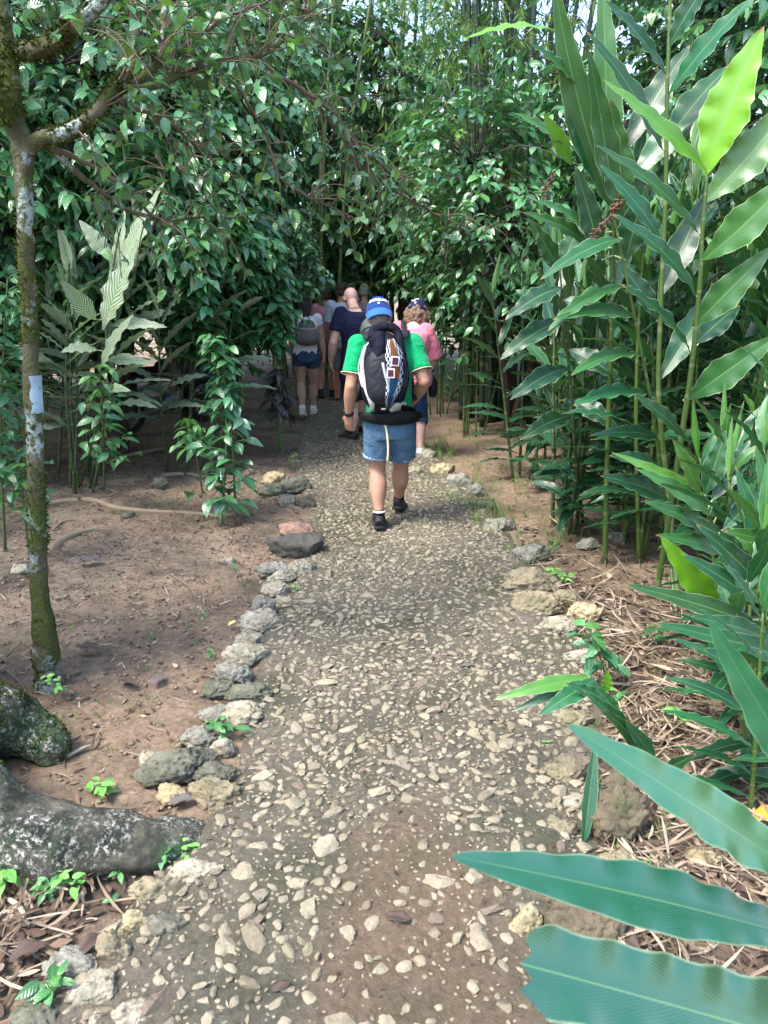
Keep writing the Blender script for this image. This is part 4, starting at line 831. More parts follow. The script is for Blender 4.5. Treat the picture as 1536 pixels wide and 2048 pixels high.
# border and loose rocks: (px, py of centre, width px, height px, material, label, seed)
PL, TN, YL, MS, DK, PK, GR, BR = 'rock_pale', 'rock_tan', 'rock_yellow', 'rock_mossy', 'rock_dark', 'rock_pink', 'rock_grey', 'rock_brown'
rocks = [
 (545, 954, 44, 30, YL, 'round cream rock at the far left edge of the path, topmost of its pile'), (541, 979, 50, 30, MS, 'dark mossy rock under the round cream rock at the left path edge'),
 (588, 972, 58, 34, MS, 'wide greenish rock beside the cream rock at the left path edge'), (575, 1001, 34, 26, GR, 'small grey rock below the greenish rocks at the left path edge'),
 (612, 1006, 36, 24, DK, 'small dark stone beside the small grey rock at the left path edge'), (590, 1062, 66, 34, PK, 'pinkish rock just behind the flat black rock'),
 (591, 1090, 92, 46, DK, 'large flat black rock lying on the left path edge'), (546, 1130, 58, 36, GR, 'grey pitted rock just in front of the flat black rock'),
 (560, 1146, 46, 26, PL, 'small pale rock in front of the grey pitted rock'), (600, 1128, 50, 40, PL, 'pale rock between the flat black rock and the path pebbles'),
 (548, 1170, 52, 36, PL, 'pale rock with dark holes at the left path edge'), (525, 1208, 46, 50, GR, 'upright grey-white rock left of the path at mid distance'),
 (565, 1198, 46, 36, PL, 'pale rock right beside the upright grey-white rock'), (522, 1248, 78, 38, PL, 'long pale rock in the left border below the upright grey-white rock'),
 (497, 1280, 54, 34, PL, 'pale rock in the left border below the long pale rock'), (484, 1312, 76, 44, PL, 'broad pale rock in the middle of the left border row'),
 (462, 1345, 64, 54, GR, 'grey-white rock just above the round mossy rock in the left border'), (432, 1374, 62, 42, MS, 'round dark mossy rock on the soil side of the left border'),
 (492, 1392, 76, 40, MS, 'low mossy rock sunk into the left path edge'), (428, 1422, 58, 46, GR, 'grey rock left of the tan-streaked rock in the left border'),
 (484, 1424, 80, 60, PL, 'large pale tan-streaked rock in the left border'), (392, 1468, 64, 40, GR, 'grey-brown rock above the big dark rock on the left'),
 (446, 1487, 44, 44, PL, 'pale rock beside the green seedling in the left border'), (302, 1510, 58, 46, PL, 'pale rock behind the left end of the big dark rock'),
 (330, 1530, 112, 74, MS, 'big dark weathered rock beside the buttress root'), (398, 1508, 56, 52, MS, 'mossy green rock leaning on the big dark rock'),
 (425, 1553, 76, 30, MS, 'flat mossy rock level with the path near the big dark rock'), (339, 1582, 50, 50, YL, 'small yellowish rock between the root and the smooth brown rock'),
 (421, 1592, 94, 54, TN, 'smooth brown-grey oblong rock lying at the left path edge'),
 (388, 1742, 86, 66, PL, 'big pale rock right of the seedlings at lower left'), (296, 1778, 72, 52, TN, 'tan rock among seedlings below the buttress root'),
 (268, 1838, 48, 64, YL, 'upright yellowish rock in the lower left border'), (322, 1852, 78, 46, MS, 'flat mossy rock beside the upright yellowish rock'),
 (222, 1890, 60, 74, TN, 'oval tan rock at lower left beside dead leaves'), (140, 1922, 100, 70, GR, 'broad grey rock behind the seedling at lower left'),
 (176, 1972, 84, 76, PL, 'pale ridged rock in front of the broad grey rock'), (60, 2026, 92, 66, MS, 'large mossy grey rock in the bottom left corner'),
 (262, 2030, 84, 50, PL, 'pale rock at the bottom edge of the lower left border'), (190, 2040, 62, 40, PL, 'small pale rock at the bottom beside the corner rock'),
 (884, 934, 40, 30, YL, 'cream rock near the pale shoe on the right path edge'), (922, 962, 44, 40, GR, 'round streaked rock at the far right path edge'),
 (956, 980, 34, 30, GR, 'small round rock beside the streaked rock at the right edge'), (850, 908, 40, 26, PL, 'white rock beside the walker in pink'),
 (832, 938, 30, 20, PL, 'small pale rock ahead of the white rock'), (965, 1008, 44, 24, MS, 'low mossy rock on the right edge below the small round rock'),
 (1000, 1054, 60, 22, GR, 'flat grey rock sunk beside the right path edge'), (1066, 1108, 62, 46, GR, 'grey sloping rock at the right path edge beside grass'),
 (1062, 1170, 90, 50, TN, 'broad tan rock at the right path edge behind the rounded boulder'), (1076, 1212, 80, 60, TN, 'rounded tan boulder on the right path edge'),
 (1136, 1198, 52, 46, TN, 'brownish rock below the lime green seedling'), (1170, 1231, 64, 36, YL, 'smooth cream rock right of the brownish rock'),
 (1120, 1262, 70, 36, PL, 'low pale rock between the boulder and the glossy seedling'), (1166, 1326, 60, 32, PL, 'pale rock under the glossy dark green seedling'),
 (1175, 1372, 50, 34, GR, 'grey rock at the right edge under the arching ginger leaves'), (1150, 1440, 66, 36, TN, 'tan rock on the right edge above the round boulder'),
 (1140, 1526, 92, 78, TN, 'large round brown boulder on the right path edge'), (1248, 1546, 76, 60, BR, 'dark mossy rock in the straw right of the round boulder'),
 (1236, 1625, 104, 120, BR, 'long rough brown rock slanting beside the grass tuft'), (1172, 1600, 70, 46, PL, 'pale angular rock left of the long rough brown rock'),
 (1128, 1658, 70, 50, TN, 'rounded tan rock just above the near ginger leaf'), (1238, 1728, 90, 50, TN, 'brown rock partly under the near ginger leaf'),
 (1058, 1846, 62, 74, YL, 'yellowish egg-shaped rock at lower right of the path'), (1128, 1790, 90, 66, BR, 'brown stone with a dead leaf on it at lower right'),
 (1172, 1856, 130, 115, BR, 'largest dark brown rock at lower right of the path'), (1414, 1700, 64, 42, YL, 'cream rock among the ginger stems at right'),
 (1232, 1070, 36, 28, GR, 'small pale rock on the bare soil under the right ginger'), (1178, 1089, 38, 26, GR, 'small flat rock left of another on the right bare soil'),
 (255, 1026, 26, 14, MS, 'small brown stone on the shaded left soil'), (452, 1116, 30, 14, PL, 'small flat pale stone on the left soil'), (37, 1140, 40, 12, PL, 'flat pale stone left of the slim tree trunk'),
 (320, 966, 34, 26, MS, 'brown lump of stone near the shaded left trees'), (496, 942, 22, 10, TN, 'small tan stone on the soil beyond the sapling')]
def rock(px, py, w, h, mat, label, seed, flat=None):
    by = py+h*.40; b = G(px, by, 0.02); dep = DEP(b)
    wr = w/FPX*dep/2*1.2; slope = (CH)/math.hypot(b[1], CH)   # sine of viewing angle
    hv = h/FPX*dep   # apparent height = depth*sin + height*cos
    ry = wr*.72; co = math.sqrt(1-slope*slope); hz = max(wr*.58, (hv-2*ry*slope*.8)/co*.75)
    hz = min(hz, wr*1.25)
    v, F = rock_verts(5 if w > 45 and py > 1100 else 4, seed, .42, .22, 9)
    c = b+np.array((0, ry*.7, 0)); z = gh(c[0], c[1])+hz*.5
    r = random.Random(seed); an = r.uniform(-.4, .4); v = v*np.array((wr*1.08, ry, hz))
    v = np.stack([v[:, 0]*math.cos(an)-v[:, 1]*math.sin(an), v[:, 0]*math.sin(an)+v[:, 1]*math.cos(an), v[:, 2]], 1)
    o = mesh_np('border_rock' if label.find('soil') < 0 else 'loose_rock', v, [F], M[mat], loc=(c[0], c[1], z)); tag(o, label, 'rock', 'rocks edging and beside the path'); return o
for k, r_ in enumerate(rocks): rock(*r_[:6], seed=400+k)
# ------------------------------------------------------------------ litter
def strips(name, n, region, lo, hi, wlo, whi, mat, label, seed, lift=.01, curl=.25, parent=None):
    r = np.random.default_rng(seed); A = Acc(); c = 0; xy = []
    while c < n:
        x, y = region(r)
        if x is None: continue
        xy.append((x, y)); c += 1
    xy = np.array(xy); Z = ground_h(xy[:, 0], xy[:, 1])
    for (x, y), z in zip(xy, Z):
        L = r.uniform(lo, hi)*(1.5 if r.random() < .1 else 1); w = r.uniform(wlo, whi); a = r.random()*PI; k = 5; t = np.linspace(-.5, .5, k)
        cv = r.normal(0, curl); d = np.array((math.cos(a), math.sin(a))); s = np.array((-d[1], d[0])); el = r.normal(0, .10); tw = r.normal(0, .5)
        P0 = np.stack([x+d[0]*t*L+s[0]*cv*L*(t*t), y+d[1]*t*L+s[1]*cv*L*(t*t), z+lift*r.random()+.004+abs(el)*(t+.5)*L], 1)
        ww = w*np.array((.3, .9, 1, .8, .15))/2; side = np.stack([s[0]*ww, s[1]*ww, tw*ww*np.sin(t*3+r.random()*3)], 1)
        V = np.vstack([P0-side, P0+np.array((0, 0, .15))*ww[:, None], P0+side]); F = np.array([(i_+q*k, i_+1+q*k, i_+1+(q+1)*k, i_+(q+1)*k) for q in (0, 1) for i_ in range(k-1)])
        A.add(V, F, None, r.random())
    o = A.build(name, mat, parent, smooth=False); return tag(o, label, kind='stuff')
def in_px(x, y):
    d = y*CP-(0-CH)*SP; return 768+x/d*FPX
def reg_right(r):
    y = 1.2+4.2*r.random()**1.1; ea, eb = edges(y); x = eb+.04+2.2*r.random()**1.3
    if y > 4.4 and r.random() < .75: return None, None
    if y > 3.6 and r.random() < .5: return None, None
    return x, y
def reg_leftlow(r):
    y = 1.25+.85*r.random(); ea, eb = edges(y); x = ea-.06-1.0*r.random(); return (x, y)
def reg_left(r):
    y = 2.0+6.5*r.random(); ea, eb = edges(y); x = ea-.05-3.4*r.random(); return (x, y)
def reg_rightfar(r):
    y = 4.3+4*r.random(); ea, eb = edges(y); x = eb+.1+3.*r.random(); return (x, y)
def reg_path(r):
    y = 1.1+6*r.random(); ea, eb = edges(y); x = ea+(eb-ea)*r.random(); return (x, y)
strips('straw_litter', 3300, reg_right, .05, .24, .003, .012, M['straw'], 'dry bamboo and leaf straw covering the soil right of the path', 31, .05)
strips('leaf_litter', 5600, reg_right, .02, .07, .01, .03, M['debris'], 'dark leaf debris under the straw right of the path', 32, .015)
strips('straw_litter', 420, reg_leftlow, .05, .22, .004, .014, M['straw'], 'dry straw at the lower left below the buttress root', 33, .04)
strips('leaf_litter', 1000, reg_leftlow, .02, .08, .01, .03, M['debris'], 'dark leaf debris at the lower left below the buttress root', 34, .02)
strips('twig_litter', 2200, reg_left, .02, .12, .0025, .007, M['straw'], 'fine straw and twig bits on the left soil', 35, .006)
strips('leaf_litter', 6500, reg_left, .006, .04, .004, .016, M['debris'], 'crumbled leaf bits on the left soil', 36, .004)
strips('twig_litter', 420, reg_rightfar, .03, .16, .003, .009, M['straw'], 'scattered straw on the bare soil at the far right', 37, .01)
strips('leaf_litter', 800, reg_rightfar, .01, .04, .006, .018, M['debris'], 'crumbled leaf bits at the far right', 38, .006)
strips('leaf_litter', 700, reg_path, .008, .028, .004, .010, M['debris'], 'small leaf crumbs lying on the path', 39, .012).location.z = .03
def crumbs(region, n, label, seed):
    r = np.random.default_rng(seed); A = Acc(); var = [rock_verts(1, 600+k, .3, 0, 3) for k in range(8)]; xy = []
    while len(xy) < n:
        q = region(r)
        if q[0] is not None: xy.append(q)
    xy = np.array(xy); Z = ground_h(xy[:, 0], xy[:, 1])
    for (x, y), z in zip(xy, Z):
        V, F = var[r.integers(8)]; s = .002+.011*r.random()**3; A.add(V*np.array((1.2, 1, .7))*s+(x, y, z+s*.3), F, None, r.random(), r.random()*.9)
    tag(A.build('gravel', M['pebble']), label, kind='stuff')
crumbs(reg_left, 9000, 'tiny gravel and clods on the left soil', 41); crumbs(reg_right, 1500, 'tiny gravel on the right soil', 42); crumbs(reg_path, 6000, 'tiny gravel on the footpath', 43)
# single twigs and sticks
def stick(p0, p1, w, label, mat='straw', lift=.012):
    a, b = G(*p0), G(*p1); a[2] = gh(a[0], a[1])+lift+w/2; b[2] = gh(b[0], b[1])+lift+w/2; m_ = (a+b)/2+np.array((.01, .012, .006)); o0 = (a+b)/2
    A = Acc(); A.tube([a, m_, b], [w*.45, w*.5, w*.3], 6, 4, rnd=random.random()*.6+.4); o = A.build('fallen_stick', M[mat], origin=o0); o.location = tuple(o0); tag(o, label, 'stick', 'fallen sticks')
for a_, b_, w, l in [((208, 1812), (368, 1813), .009, 'straight pale stick lying across the mossy rock at lower left'), ((382, 1828), (458, 1775), .008, 'thin dark twig on the lower left path edge'),
 ((1020, 1572), (1148, 1592), .007, 'long thin grey twig on the right of the path near the round boulder'), ((1047, 1525), (1056, 1570), .008, 'short pale stick pointing at the round boulder'),
 ((352, 1498), (428, 1440), .010, 'pale stick leaning over the big dark rock'), ((1056, 1302), (1074, 1268), .009, 'short pale stick on the path near the glossy seedling'), ((722, 1294), (756, 1272), .006, 'thin brown twig in the middle of the path'),
 ((652, 1462), (672, 1435), .007, 'short brown twig on the path left of centre'), ((770, 1108), (822, 1112), .010, 'pale twig lying crosswise on the path behind the walker'), ((985, 1012), (1002, 1032), .010, 'short stick on the right path edge far away'),
 ((858, 1068), (886, 1090), .008, 'thin stick on the path to the right of the black shoe'), ((340, 1148), (395, 1192), .009, 'pale forked stick on the left soil'), ((70, 1420), (0, 1330), .010, 'grey stick on the left soil beside the slim tree'),
 ((135, 1520), (185, 1496), .014, 'flat pale strip of bark beside the buttress root'), ((415, 1930), (425, 2040), .005, 'wiry dark twig at the lower left of the path'), ((12, 1312), (44, 1280), .008, 'short grey stick near the left picture edge'),
 ((1320, 1600), (1430, 1642), .012, 'long pale cane among the ginger stems'), ((0, 1800), (60, 1860), .016, 'broad pale cane at the left picture edge'), ((30, 1770), (70, 1848), .012, 'pale cane crossing another at lower left')]: stick(a_, b_, w, l)
def fallen(px, py, L, ang, mat, label, curl=.3):
    p = G(px, py); p[2] = gh(p[0], p[1])+.03; A = Acc(); d = np.array((math.cos(ang), math.sin(ang), 0))*L/2
    A.leaf(-d+np.array((0, 0, .006)), d+np.array((0, 0, .01)), L*.5, (0, 0, 1), bend=.12, fold=curl, wav=.10, k=2, n=8, shape=1); o = A.build('fallen_leaf', M[mat]); o.location = tuple(p); md = o.modifiers.new('t', 'SOLIDIFY'); md.thickness = .001
    tag(o, label, 'leaf', 'leaves fallen on the ground')
for args in [(466, 1262, .055, .9, 'yellowleaf', 'small yellow leaf on the soil beside the left border'), (524, 995, .06, .4, 'yellowleaf', 'yellow leaf near the cream rock at far left'), (797, 1862, .075, -.3, 'deadleaf', 'dark brown curled leaf in the middle of the near path'),
 (565, 1998, .05, .4, 'deadleaf', 'dark purple-brown leaf at the bottom of the path'), (885, 1430, .045, .9, 'deadleaf', 'small red-brown curled leaf on the path'), (1378, 1864, .11, .3, 'creamleaf', 'pale cream leaf lying on the straw at lower right'),
 (318, 1378, .09, 1.2, 'deadgrey', 'grey dead leaf on the left soil'), (178, 1312, .13, -.2, 'deadleaf', 'long brown dead leaf near the slim tree'), (255, 1382, .09, -.5, 'deadleaf', 'brown curled leaf on the left soil right of the slim tree'),
 (365, 1622, .09, .2, 'deadgrey', 'dark grey leaf lying on the buttress root'), (1130, 1785, .09, 1.3, 'deadleaf', 'reddish dead leaf standing on the brown stone'), (1160, 1880, .06, -.4, 'orangeleaf', 'small rusty orange leaf under the largest dark rock'),
 (1240, 1895, .13, -.9, 'deadleaf', 'big rusty brown leaf right of the largest dark rock'), (1305, 1860, .09, .1, 'deadleaf', 'red-brown leaf on the straw at lower right'), (1388, 1020, .0, 0, '', ''), (1340, 1072, .0, 0, '', ''),
 (1128, 1056, .09, .9, 'orangeleaf', 'yellow-brown leaf standing below the right ginger stems'), (1530, 1640, .12, .5, 'orangeleaf', 'orange leaf at the right picture edge'), (310, 957, .06, .2, 'deadgrey', 'grey-green leaf on the shaded left soil'), (180, 1135, .16, .2, 'deadgrey', 'dark crumpled leaf right of the slim tree'),
 (748, 992, .06, .1, 'yellowleaf', 'yellow leaf on the path between the walking legs'), (935, 1348, .07, 0., 'deadgrey', 'pale grey leaf on the right half of the path'), (190, 1905, .09, .9, 'deadleaf', 'long dark curled leaf at lower left', .8), (60, 1920, .10, .5, 'deadleaf', 'large dark dead leaf in the lower left straw', .8),
 (500, 1905, .0, 0, '', '')]:
    if args[2] > 0: fallen(*args)
# ------------------------------------------------------------------ grass tufts
def grass(name, pts, label, seed, h=(.05, .14), per=9, spread=.05):
    r = random.Random(seed); A = Acc()
    for (x, y) in pts:
        z = gh(x, y)
        for _ in range(per):
            a = r.random()*2*PI; q = r.random()*spread; b = np.array((x+q*math.cos(a), y+q*math.sin(a), z)); L = r.uniform(*h); lean = r.uniform(.2, .9); a2 = r.random()*2*PI
            A.leaf(b, b+np.array((math.cos(a2)*lean*L, math.sin(a2)*lean*L, L)), .006, (0, -.3, 1), bend=.18, fold=.1, wav=0, n=4, rnd=r.random(), tone=r.random()*.4)
    return tag(A.build(name, M['grass']), label, kind='stuff')
r = random.Random(3); pts = []
for k in range(95):
    px, py = r.choice([(r.gauss(985, 45), r.gauss(985, 35)), (r.gauss(1100, 50), r.gauss(1090, 35)), (r.gauss(880, 20), r.gauss(905, 12)), (r.gauss(1010, 40), r.gauss(1035, 18))]); p = G(px, min(max(py, 880), 1140)); pts.append((p[0], p[1]))
grass('grass', pts, 'thin grass along the right edge of the far path', 4)
pts = [tuple(G(r.uniform(1180, 1530), r.uniform(1250, 1900))[:2]) for _ in range(70)]+[tuple(G(*p)[:2]) for p in [(1290, 1560), (1330, 1500), (1500, 1290)]]
grass('grass', pts, 'sparse low green blades in the straw at right', 5, (.02, .07), 5, .03)
pts = [tuple(G(r.uniform(120, 560), r.uniform(1000, 1500))[:2]) for _ in range(70)]
grass('grass', pts, 'sparse tiny green blades on the left soil', 6, (.012, .04), 5, .04)
pts = [tuple(G(r.uniform(870, 1060), r.uniform(845, 900))[:2]) for _ in range(50)]
grass('grass', pts, 'low grass on the bare soil at the far right', 8, (.02, .07), 7, .09)
# ------------------------------------------------------------------ plants
TPL_B = leaf_template(.46, .25, .15); TPL_L = leaf_template(.34, .30, .15); TPL_N = leaf_template(.11, .25, .1); TPL_W = leaf_template(.56, .22, .2, .02)
def perp(d):
    a = np.array((0, 0, 1.)) if abs(d[2]) < .9 else np.array((1., 0, 0)); s = nrm(np.cross(d, a)); return s, np.cross(s, d)
def shrub(seed, h=3., zb=.5, r=1.2, nt=300, L=.14, tpl=TPL_B, trunk_r=.05, mains=5, clumps=30, lpt=9, tw=.42, droop=.35, lean=(0, 0), shape=1.0):
    """returns two Accs: wood and leaves; base at the origin"""
    R = random.Random(seed); Rn = np.random.default_rng(seed); Wd = Acc(); Lf = Acc(); limbs = []
    for i in range(mains):
        a = 2*PI*i/mains+R.random(); e = R.uniform(.25, .75)*r; zt = zb+(h-zb)*R.uniform(.55, .95)
        p = [np.array((R.gauss(0, .04), R.gauss(0, .04), -.02)), np.array((lean[0]*.3+math.cos(a)*e*.15, lean[1]*.3+math.sin(a)*e*.15, zb*.6+.1)), np.array((lean[0]*.7+math.cos(a)*e*.6, lean[1]*.7+math.sin(a)*e*.6, (zb+zt)/2)), np.array((lean[0]+math.cos(a)*e, lean[1]+math.sin(a)*e, zt))]
        c = catmull(p, 7); rad = np.linspace(trunk_r, trunk_r*.3, len(c)); Wd.tube(c, rad, 7); limbs.append(c)
    LP = np.vstack(limbs); cc = []
    for _ in range(clumps):
        d = nrm(Rn.normal(size=3)); q = R.random()**.4; cc.append(np.array((lean[0]+d[0]*r*q, lean[1]+d[1]*r*q, (h+zb)/2+d[2]*(h-zb)/2*q)))
    pos = []; dr = []; nn = []; sz = []; rn = []; tn = []
    for k in range(nt):
        c = cc[k % clumps]; tip = c+Rn.normal(size=3)*np.array((.17*r, .17*r, .11*(h-zb)))
        j = np.argmin(np.sum((LP-tip)**2*np.array((1, 1, 1.6)), 1)); b = LP[j]; v = tip-b; ln = np.linalg.norm(v)+1e-6
        if ln > r*1.1: v *= r*1.1/ln; tip = b+v
        mid = b+v*.5+np.array((0, 0, .12*ln)); end = tip+nrm(v*np.array((1, 1, .3)))*tw*.3+np.array((0, 0, -droop*.2))
        pl = catmull([b, mid, tip, end], 4)
        if k % 3 == 0 or ln < .5: Wd.tube(pl, [.009, .006, .003], 4, cap=False)
        else: Wd.tube(pl[5:], [.005, .003], 3, cap=False)
        seg = np.linspace(.42 if ln > .5 else .2, 1, lpt); idx = seg*(len(pl)-1); tonek = max(0, R.gauss(-.05, .25)); rk = R.random()
        for m_, f in enumerate(idx):
            i0 = min(int(f), len(pl)-2); q = pl[i0]+(pl[i0+1]-pl[i0])*(f-i0); t = nrm(pl[i0+1]-pl[i0]); s, u = perp(t)
            a = m_*2.4+R.random()*.5; o = s*math.cos(a)+u*math.sin(a)*.5
            d = nrm(t*.75+o*1.1+np.array((0, 0, -droop)))
            pos.append(q); dr.append(d); nn.append(np.array((0, 0, 1.))+Rn.normal(size=3)*.42); sz.append(L*R.uniform(.55, 1.2)); rn.append(min(1, max(0, rk*.6+R.random()*.4))); tn.append(tonek if m_ > lpt-4 else tonek*.3)
    inst_leaves(Lf, tpl, np.array(pos), np.array(dr), np.array(nn), sz, np.array(rn), np.array(tn)); return Wd, Lf
def make_shrub(name, cat, lm, wm, label, group=None, loc=(0, 0), rz=0, wn='trunk', ln='foliage', **k):
    Wd, Lf = shrub(**k); root = empty(name, (loc[0], loc[1], gh(*loc)), label, cat, group, rz); Wd.build(wn, wm, root); Lf.build(ln, lm, root); return root
def place(src, x, y, s, rz, label, z=None, group=None):
    o = copy_tree(src) if src.get('used') else src
    if not src.get('used'): src['used'] = 1
    if 'used' in o and o is not src: del o['used']
    o.location = (x, y, gh(x, y)-.02 if z is None else z); o.scale = (s if not hasattr(s, '__len__') else s[0],)*2+((s if not hasattr(s, '__len__') else s[1]),); o.rotation_euler = (0, 0, rz); o['label'] = label
    if group: o['group'] = group
    return o
GB = 'bushes and small trees of the thicket'
V_ = [make_shrub('leafy_bush', 'bush', M['bush'], M['twig'], 'x', GB, seed=20+k, h=(2.6, 3.0, 2.3, 2.8)[k], zb=(.25, .6, .3, .9)[k], r=(1.15, 1.3, 1.0, 1.25)[k], nt=(360, 380, 320, 360)[k], L=(.17, .185, .15, .20)[k], tpl=(TPL_B, TPL_W, TPL_B, TPL_L)[k], trunk_r=.025) for k in range(4)]
T_ = [make_shrub('shade_tree', 'tree', M['canopy'], M['darkbark'], 'x', GB, ln='crown', seed=60+k, h=(5.2, 6.4, 4.6)[k], zb=(1.5, 2.2, 1.3)[k], r=(2.0, 2.2, 1.9)[k], nt=(620, 640, 560)[k], L=(.175, .155, .195)[k], tpl=(TPL_B, TPL_W, TPL_L)[k], trunk_r=(.06, .07, .055)[k], mains=(3, 3, 4)[k], clumps=48, tw=.6) for k in range(3)]
# shading trees of the left thicket (open underneath), then bushes
trees = [(1-1, -2.8, 8.1, .9, .4, 'dark-trunked tree standing in the shade beside the motorcycle'), (2, -4.3, 7.6, 1.0, 2., 'dense tree behind the slim lichen-covered tree'), (0, -2.55, 9.9, .95, 4., 'dense tree overhanging the woman in white'),
 (1, -3.4, 10.4, 1.05, 1., 'taller tree behind the shaded motorcycle'), (2, -5.2, 10.2, 1.15, 3., 'dense tree at the far left behind the striped ginger'), (2, -2.9, 14.2, .95, 5., 'tree closing the view over the walkers'), (1, .4, 14.2, 1.0, 1.7, 'tree beyond the path where it bends away'),
 (2, 1.5, 12.3, .95, 2.6, 'tree behind the bamboo on the right'), (1, -6.6, 8.6, 1.1, 2.2, 'tree at the left picture edge far behind'), (0, -2.6, 13.6, 1.25, 3.3, 'large tree in the back left of the thicket'), (1, 4.9, 10.2, 1.0, .3, 'tree behind the tall right ginger plants'),
 (0, 1.45, 8.8, (.75, .72), 3.6, 'leafy small tree in front of the bamboo, right of the curly-haired walker'), (2, 5.6, 8.2, 1.2, 5.1, 'tree at the far right behind the ginger'), (0, -5.0, 13.8, 1.3, 2.9, 'large tree deep in the thicket at left'), (2, -.6, 17.5, 1.3, .9, 'distant tree at the end of the path'), (1, 5.8, 12.5, 1.2, 4.2, 'distant tree at the far right')]
for k, x, y, s, rz, l in trees: place(T_[k], x, y, s, rz, l)
bushes = [(0, -1.95, 8.3, .62, 1., 'low leafy bush hanging beside the woman in white', 1.0), (1, -3.6, 6.9, .8, 2., 'leafy bush behind the striped ginger stems', .35), (2, -4.6, 5.6, .9, .3, 'leafy bush left of the slim tree', None),
 (3, -2.2, 11.6, .9, 4., 'leafy bush behind the shaded trunk', .9), (0, -4.2, 9.0, .95, 5., 'dark leafy bush at the far left', .4), (1, 1.55, 10.9, .8, .8, 'leafy bush right of the walker in pink, behind the bamboo', .5), (2, 1.15, 12.6, 1.0, 3., 'bush in the gap beyond the walker in pink', .9),
 (3, .55, 15.3, 1.1, 2., 'bush at the far bend of the path', .5), (0, -.9, 15.0, 1.1, .2, 'bush closing the far end of the path', None), (1, 2.9, 8.1, .95, 5.5, 'leafy bush behind the right ginger stems', None), (2, 4.6, 6.9, 1.1, 1.5, 'leafy bush at the right picture edge', None),
 (3, 3.9, 7.6, 1.0, 3.9, 'broad-leaved bush behind the right ginger', None), (0, -6.0, 6.2, 1.1, 3.6, 'leafy bush outside the left edge', None), (0, -1.6, 8.0, .6, 2.2, 'leafy spray hanging left of the woman in white', 1.0), (2, -1.0, 8.6, .40, 4.6, 'leafy spray hanging in front of the head of the woman in white', 1.48), (3, -2.0, 7.4, .75, .9, 'broad-leaved bush over the shaded soil behind the lone sapling', .75), (1, -2.9, 7.5, .7, 5., 'leafy bush hanging over the dark hollow', .85), (1, -2.9, 15.5, 1.3, 1.1, 'bush far back left of the path', None), (2, -5.4, 11.9, 1.2, 2.4, 'bush far back at the left', None), (3, 3.6, 14.5, 1.4, .4, 'bush far back behind the bamboo', None),
 (0, 6.3, 9.9, 1.4, 2.2, 'bush far back at the right', None), (1, 2.2, 16.8, 1.5, 4.4, 'bush in the far background right of the path', None), (2, -1.0, 19.5, 1.6, 5.4, 'bush in the far background beyond the path', None), (3, -4.4, 17.5, 1.6, 3.1, 'bush in the far background at left', None), (1, -7.6, 11.5, 1.5, 1.3, 'bush in the background at the far left', None)]
for k, x, y, s, rz, l, z in bushes: place(V_[k], x, y, s, rz, l, z)
